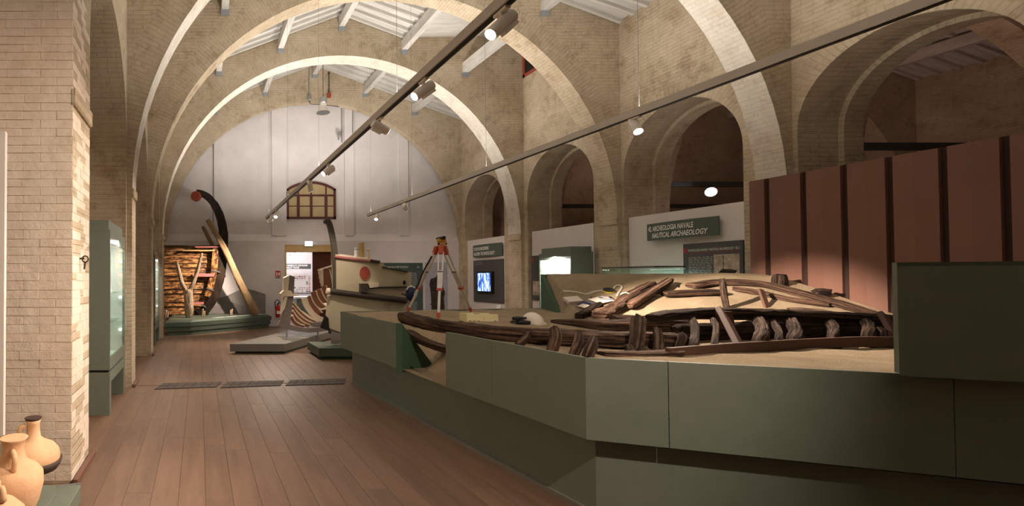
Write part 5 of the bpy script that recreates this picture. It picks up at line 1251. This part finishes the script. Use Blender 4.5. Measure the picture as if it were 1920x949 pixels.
# ---------------------------------------------------------------- light tracks and spotlights
def track(tx, tz, y1, label, wires):
    t = thing('light_track', (tx, 7, tz), label, 'light track', 'hanging light tracks')
    part('rail', 'track', t, lambda m: m.box(tx - .035, tx + .035, -2.6, y1, tz - .035, tz + .045)); part('slot', 'black', t, lambda m: m.box(tx - .02, tx + .02, -2.5, y1 - .02, tz - .042, tz - .0351))
    for y in wires: part('suspension_wire', 'charcoal', t, lambda m: m.tube([(tx, y, tz + .04), (tx, y, zroof(tx) - .02)], .0018, 6))
    return t
track(*TRK1, 15.3, 'grey hanging light track over the aisle between showcases and platform', (2.6, 5.2, 8.6, 11.6, 14.8))
track(*TRK2, 14.65, 'grey hanging light track over the shipwreck timbers', (2.6, 5.6, 8.6, 11.6, 14.4))
def spotlight(tr, y, tgt, label, power, angle=45, lens='lens_dim', col=WARM, size=1.0, light=True, blend=.7):
    tx, tz = tr; hub = Vector((tx, y, tz - .14)); d = (Vector(tgt) - hub).normalized()
    t = thing('track_spotlight', hub, label, 'spotlight', 'track spotlights')
    part('housing', 'spot_white', t, lambda m: m.tube([hub - d * .10 * size, hub - d * .097 * size, hub + d * .105 * size, hub + d * .11 * size], [.04 * size, .047 * size, .047 * size, .043 * size], 20))
    part('lens', lens, t, lambda m: m.tube([hub + d * .108 * size, hub + d * .113 * size], .040 * size, 20))
    s_ = d.cross(Vector((0, 0, 1))).normalized(); u = s_.cross(d)
    part('driver_box', 'spot_white', t, lambda m: m.bar(hub - d * .085 * size - u * .055, hub + d * .04 * size - u * .055, .05, .03, u))
    part('stem', 'spot_white', t, lambda m: m.tube([(tx, y, tz - .036), hub + Vector((0, 0, .03))], .013, 8)); part('adaptor', 'spot_white', t, lambda m: m.box(tx - .018, tx + .018, y - .07, y + .07, tz - .062, tz - .036))
    if light: spot(hub + d * .125 * size, tgt, power, angle, col, blend)
    return t
def ty(tr, x): return tr[0] * F / (x - CX)
TL = [(TRK1, 946, (-1.25, 3.25, .35), 'white track spotlight aimed at the clay amphorae', 300, 55, 'lens'),
      (TRK1, 797, (-1.0, 4.3, 1.2), 'white track spotlight aimed at the nearest whitewashed pier', 260, 75, 'lens_dim'),
      (TRK1, 714, tuple(SP(1330, 580)), 'white track spotlight turned towards the sand slope', 3800, 25, 'lens_dim'),
      (TRK1, 617, (-1.0, 7.3, 1.2), 'white track spotlight aimed at the second pier', 300, 70, 'lens_dim'),
      (TRK1, 582, (2.9, 10.9, 1.0), 'white track spotlight aimed at the cream prow model', 120, 55, 'lens_dim'),
      (TRK1, 519, (.9, 11.2, .3), 'glowing track spotlight facing down the aisle', 300, 75, 'lens_hot'),
      (TRK1, 508, (-.1, 15.9, 1.1), 'white track spotlight at the track end aimed at the scorched stern', 950, 70, 'lens_dim'),
      (TRK2, 1195, (4.4, 3.9, 1.1), 'glowing track spotlight over the shipwreck facing the hall', 420, 60, 'lens_hot'),
      (TRK2, 760, (7.2, 14.8, 1.6), 'white track spotlight aimed at the boards on the end wall', 160, 75, 'lens_dim'),
      (TRK2, 708, (3.4, 12.2, .8), 'glowing track spotlight beside the end of the second track', 260, 60, 'lens_hot')]
for (tr, px_, tgt, lab, pw_, an, ln) in TL: spotlight(tr, ty(tr, px_), tgt, lab, pw_, an, ln)
spotlight(TRK1, 14.2, (3.2, 16.9, 3.4), 'white track spotlight second from the track end aimed at the arched window', 150, 110, 'lens_dim')
for (tr, y_, tgt, lab, pw_, an) in ((TRK1, 1.3, (-1.25, 3.9, 1.1), 'white track spotlight behind the viewer aimed at the nearest pier front', 360, 85), (TRK1, .4, (2.3, 4.3, .7), 'white track spotlight behind the viewer aimed at the platform corner', 260, 58)):
    spotlight(tr, y_, tgt, lab, pw_, an)
# bright lamp in the next nave, hung below the tie bar
q = P(1333, 360, Y=10.35); lp = thing('nave_floodlight', q, 'dazzling floodlight below the tie bar of the next nave', 'floodlight')
part('housing', 'charcoal', lp, lambda m: m.tube([q + Vector((.09, .14, .05)), q + Vector((0, 0, 0))], [.07, .10], 18)); part('lens', 'lens_hot', lp, lambda m: m.tube([q, q - Vector((.006, .009, .003))], .085, 18)); part('bracket', 'charcoal', lp, lambda m: m.tube([q + Vector((.05, .08, .05)), (q.x + .05, q.y + .12, 3.59)], .012, 8))
spot(q - Vector((.08, .10, .03)), (9.0, 8.4, 2.9), 60, 110, (1, .85, .85))
for (x_, y_) in ((13.5, 6.5), (13.5, 12.0)): area((x_, y_, 3.7), (x_, y_ + .01, 8), 45, .2, 4, (1, .62, .48))

# ---------------------------------------------------------------- pendant lamp and fittings near the end wall
q = P(606, 212, Y=15.3); pd = thing('pendant_lamp', q, 'industrial pendant lamp with conical shade hanging before the end wall', 'pendant lamp')
part('shade', 'spot_white', pd, lambda m: m.lathe(q, [(.195, 0), (.20, .015), (.185, .03), (.10, .22), (.085, .30)], 24)); part('rim', 'charcoal', pd, lambda m: m.lathe(q + Vector((0, 0, -.005)), [(.19, 0), (.205, .004), (.205, .016), (.2, .02)], 24))
part('gear_housing', 'galv', pd, lambda m: m.lathe(q + Vector((0, 0, .30)), [(.09, 0), (.115, .02), (.115, .16), (.09, .19)], 20)); part('cable', 'black', pd, lambda m: m.tube([q + Vector((0, 0, .48)), (q.x, q.y, zroof(q.x) - .03)], .008, 6))
q = P(617, 183, Y=16.7); ab = thing('alarm_box', q, 'small red alarm box under a dark rod on the gable brickwork', 'alarm')
part('box', 'rust', ab, lambda m: m.box(q.x - .055, q.x + .055, 16.64, 16.75, q.z, q.z + .16)); part('rod', 'iron', ab, lambda m: m.tube([(q.x, 16.70, q.z + .16), (q.x, 16.70, P(617, 138, Y=16.7).z)], .014, 6)); part('cap', 'iron', ab, lambda m: m.box(q.x - .03, q.x + .03, 16.68, 16.75, P(617, 138, Y=16.7).z, P(617, 136, Y=16.7).z))
q = P(580, 188, Y=16.7); cj = thing('junction_box', q, 'grey junction box with conduit on the gable brickwork', 'junction box', 'electrical fittings')
part('box', 'galv', cj, lambda m: m.box(q.x - .06, q.x + .06, 16.67, 16.75, q.z, q.z + .18), bevel=.01); part('conduit', 'galv', cj, lambda m: m.tube([(q.x, 16.72, q.z + .18), (q.x, 16.72, P(580, 128, Y=16.7).z)], .016, 8))
part('cable', 'black', cj, lambda m: m.tube(smooth_pts([(q.x, 16.71, q.z), (q.x + .05, 16.71, q.z - .12), P(600, 196, Y=16.72), P(620, 198, Y=16.74), P(641, 201, Y=17.03)], .05), .01, 6))
for (x_, y0_, y1_, lab) in ((641.5, 202, 268, 'thin grey conduit running down the end wall beside the floodlight'), (661, 206, 250, 'thin grey conduit running down the end wall with a black end')):
    o = MB().tube([P(x_, y0_, Y=17.02), P(x_, y1_, Y=17.02)], .016, 8).build('wall_conduit', 'galv'); tag(o, lab, 'conduit', 'electrical fittings')
q = P(636, 256, Y=16.95); wf = thing('wall_floodlight', q, 'small grey floodlight fixed on the upper end wall', 'floodlight')
part('housing', 'galv', wf, lambda m: m.lathe(q, [(.05, 0), (.08, .03), (.075, .12), (.04, .16)], 16)); part('bracket', 'galv', wf, lambda m: m.bar(q + Vector((0, .02, .05)), q + Vector((.02, .16, -.06)), .04, .03))

# ---------------------------------------------------------------- foreground left: amphorae on a low plinth
vp = thing('amphora_plinth', (-1.4, 3.0, 0), 'low green plinth under the clay amphorae by the nearest pier', 'plinth')
part('plinth_body', 'green', vp, lambda m: m.box(-2.0, -.85, 1.6, 3.60, 0, .12), bevel=.004); part('raised_slab', 'green', vp, lambda m: m.box(-1.9, -.98, 1.7, 3.42, .12, .135), bevel=.003)
lb = part('label_plate', 'sand_label', vp, lambda m: m.prism([P(104, 914, Z=.136), P(148, 909, Z=.136), P(152, 906.5, Z=.145), P(110, 911, Z=.145)], (0, 0, .006)))
def amphora(name, label, c, prof, handles, extra=None, cut=None):
    t = thing(name, c, label, 'amphora', 'clay amphorae on the plinth'); c = Vector(c)
    part('body', 'terracotta', t, lambda m: m.lathe(c, prof, 36), smooth=True)
    for pts in handles: part('handle', 'terracotta', t, lambda m: m.tube(smooth_pts([c + Vector(p_) for p_ in pts], .02), .017, 10), smooth=True)
    if extra: extra(t, c)
    return t
c1 = P(62, 868, Y=3.36); c1.z = .32
def ex1(t, c):
    part('broken_underside', 'terra_dark', t, lambda m: m.lathe(c + Vector((.01, 0, -.001)), [(.115, 0), (.15, .012), (.176, .05), (.183, .075)], 36), smooth=True)
    part('mouth', 'terra_dark', t, lambda m: m.lathe(c + Vector((0, 0, .33)), [(.046, 0), (.056, .014), (.056, .02), (.03, .021)], 24))
    part('support_rod', 'green', t, lambda m: m.tube([(c.x, c.y, .12), (c.x, c.y, c.z + .05)], .009, 8))
amphora('broken_amphora', 'broken round clay flask with blackened underside held up by a rod', c1, [(.10, .0), (.145, .012), (.17, .05), (.178, .09), (.17, .13), (.14, .165), (.08, .195), (.05, .22), (.042, .27), (.042, .31), (.052, .335), (.045, .335)], [[(-.045, -.02, .30), (-.075, -.03, .29), (-.08, -.035, .25), (-.078, -.03, .19)]], ex1)
c2 = P(24, 950, Y=2.95); c2.z = .135
amphora('neck_amphora', 'clay amphora with tall flaring neck and strap handle', c2, [(.05, 0), (.10, .06), (.15, .16), (.175, .26), (.172, .32), (.14, .36), (.09, .385), (.07, .42), (.062, .47), (.07, .515), (.085, .53), (.07, .53)], [[(.02, -.065, .47), (.045, -.105, .46), (.05, -.11, .41), (.04, -.105, .365)], [(-.02, .065, .47), (-.03, .10, .46), (-.03, .11, .41), (-.02, .10, .36)]])
c3 = P(-10, 960, Y=2.57); c3.z = .135
amphora('squat_amphora', 'rounded clay amphora with small knob neck at the plinth front', c3, [(.06, 0), (.12, .05), (.165, .14), (.17, .20), (.15, .27), (.10, .32), (.04, .345), (.028, .38), (.03, .42), (.02, .44)], [[(.02, -.02, .40), (.05, -.03, .40), (.06, -.04, .34)]])
o = part('white_partition', 'panel_white', None, lambda m: m.box(-2.1, P(8, 500, Y=3.62).x, 3.62, 3.66, .0, P(8, 246, Y=3.62).z)); tag(o, 'white partition edge standing beside the nearest pier', 'panel')
q = P(168, 486, Y=4.15); hk = thing('iron_hook', q, 'rusty iron ring hook fixed in the nearest pier', 'hook')
q.x = XC - RA + .02
part('ring', 'iron', hk, lambda m: m.tube([q + Vector((.028 + .026 * math.cos(a_), 0, .0 + .026 * math.sin(a_))) for a_ in [2 * PI * k / 14 for k in range(15)]], .006, 8)); part('shank', 'iron', hk, lambda m: m.tube([q + Vector((-.04, 0, .005)), q + Vector((.02, 0, .005))], .008, 8)); part('pin', 'iron', hk, lambda m: m.tube([q + Vector((.028, 0, -.02)), q + Vector((.02, 0, -.085))], [.009, .007], 8))
# ---------------------------------------------------------------- dark tile mats in the aisle
MATS = [[(289, 730.8), (405.6, 726.5), (416, 716.7), (306, 719.5)], [(413, 728), (526, 724), (532.6, 714), (426, 717)], [(534.7, 724), (645.8, 720.6), (649, 710.5), (544, 713.5)]]
labs = ['dark floor grille panel next to the left hand piers', 'middle dark floor grille panel between two others', 'dark floor grille panel next to the excavation platform']
for qd, lab in zip(MATS, labs):
    A, B, C_, D = [P(x_, y_, Z=0) for x_, y_ in qd]; t = thing('floor_grille', (A + B + C_ + D) / 4, lab, 'floor grille', 'dark floor grilles')
    t.location.z = 0
    part('frame', 'black', t, lambda m: m.prism([A, B, C_, D], (0, 0, .004)))
    for i in range(7):
        for j in range(2):
            def bl(u, v): return (A * (1 - u) + B * u) * (1 - v) + (D * (1 - u) + C_ * u) * v
            g_ = .03; u0, u1, v0, v1 = (i + g_) / 7, (i + 1 - g_) / 7, (j + .03) / 2, (j + .97) / 2
            part('tile', 'mat', t, lambda m: m.prism([bl(u0, v0), bl(u1, v0), bl(u1, v1), bl(u0, v1)], (0, 0, .010)))
# floor joint strip beside the grilles
a, c = P(255, 724, Z=0), P(652, 717, Z=0)
struct(part('trim_1', 'floor_gap', None, lambda m: m.prism([a, c, c + Vector((0, .03, 0)), a + Vector((0, .03, 0))], (0, 0, .003))))
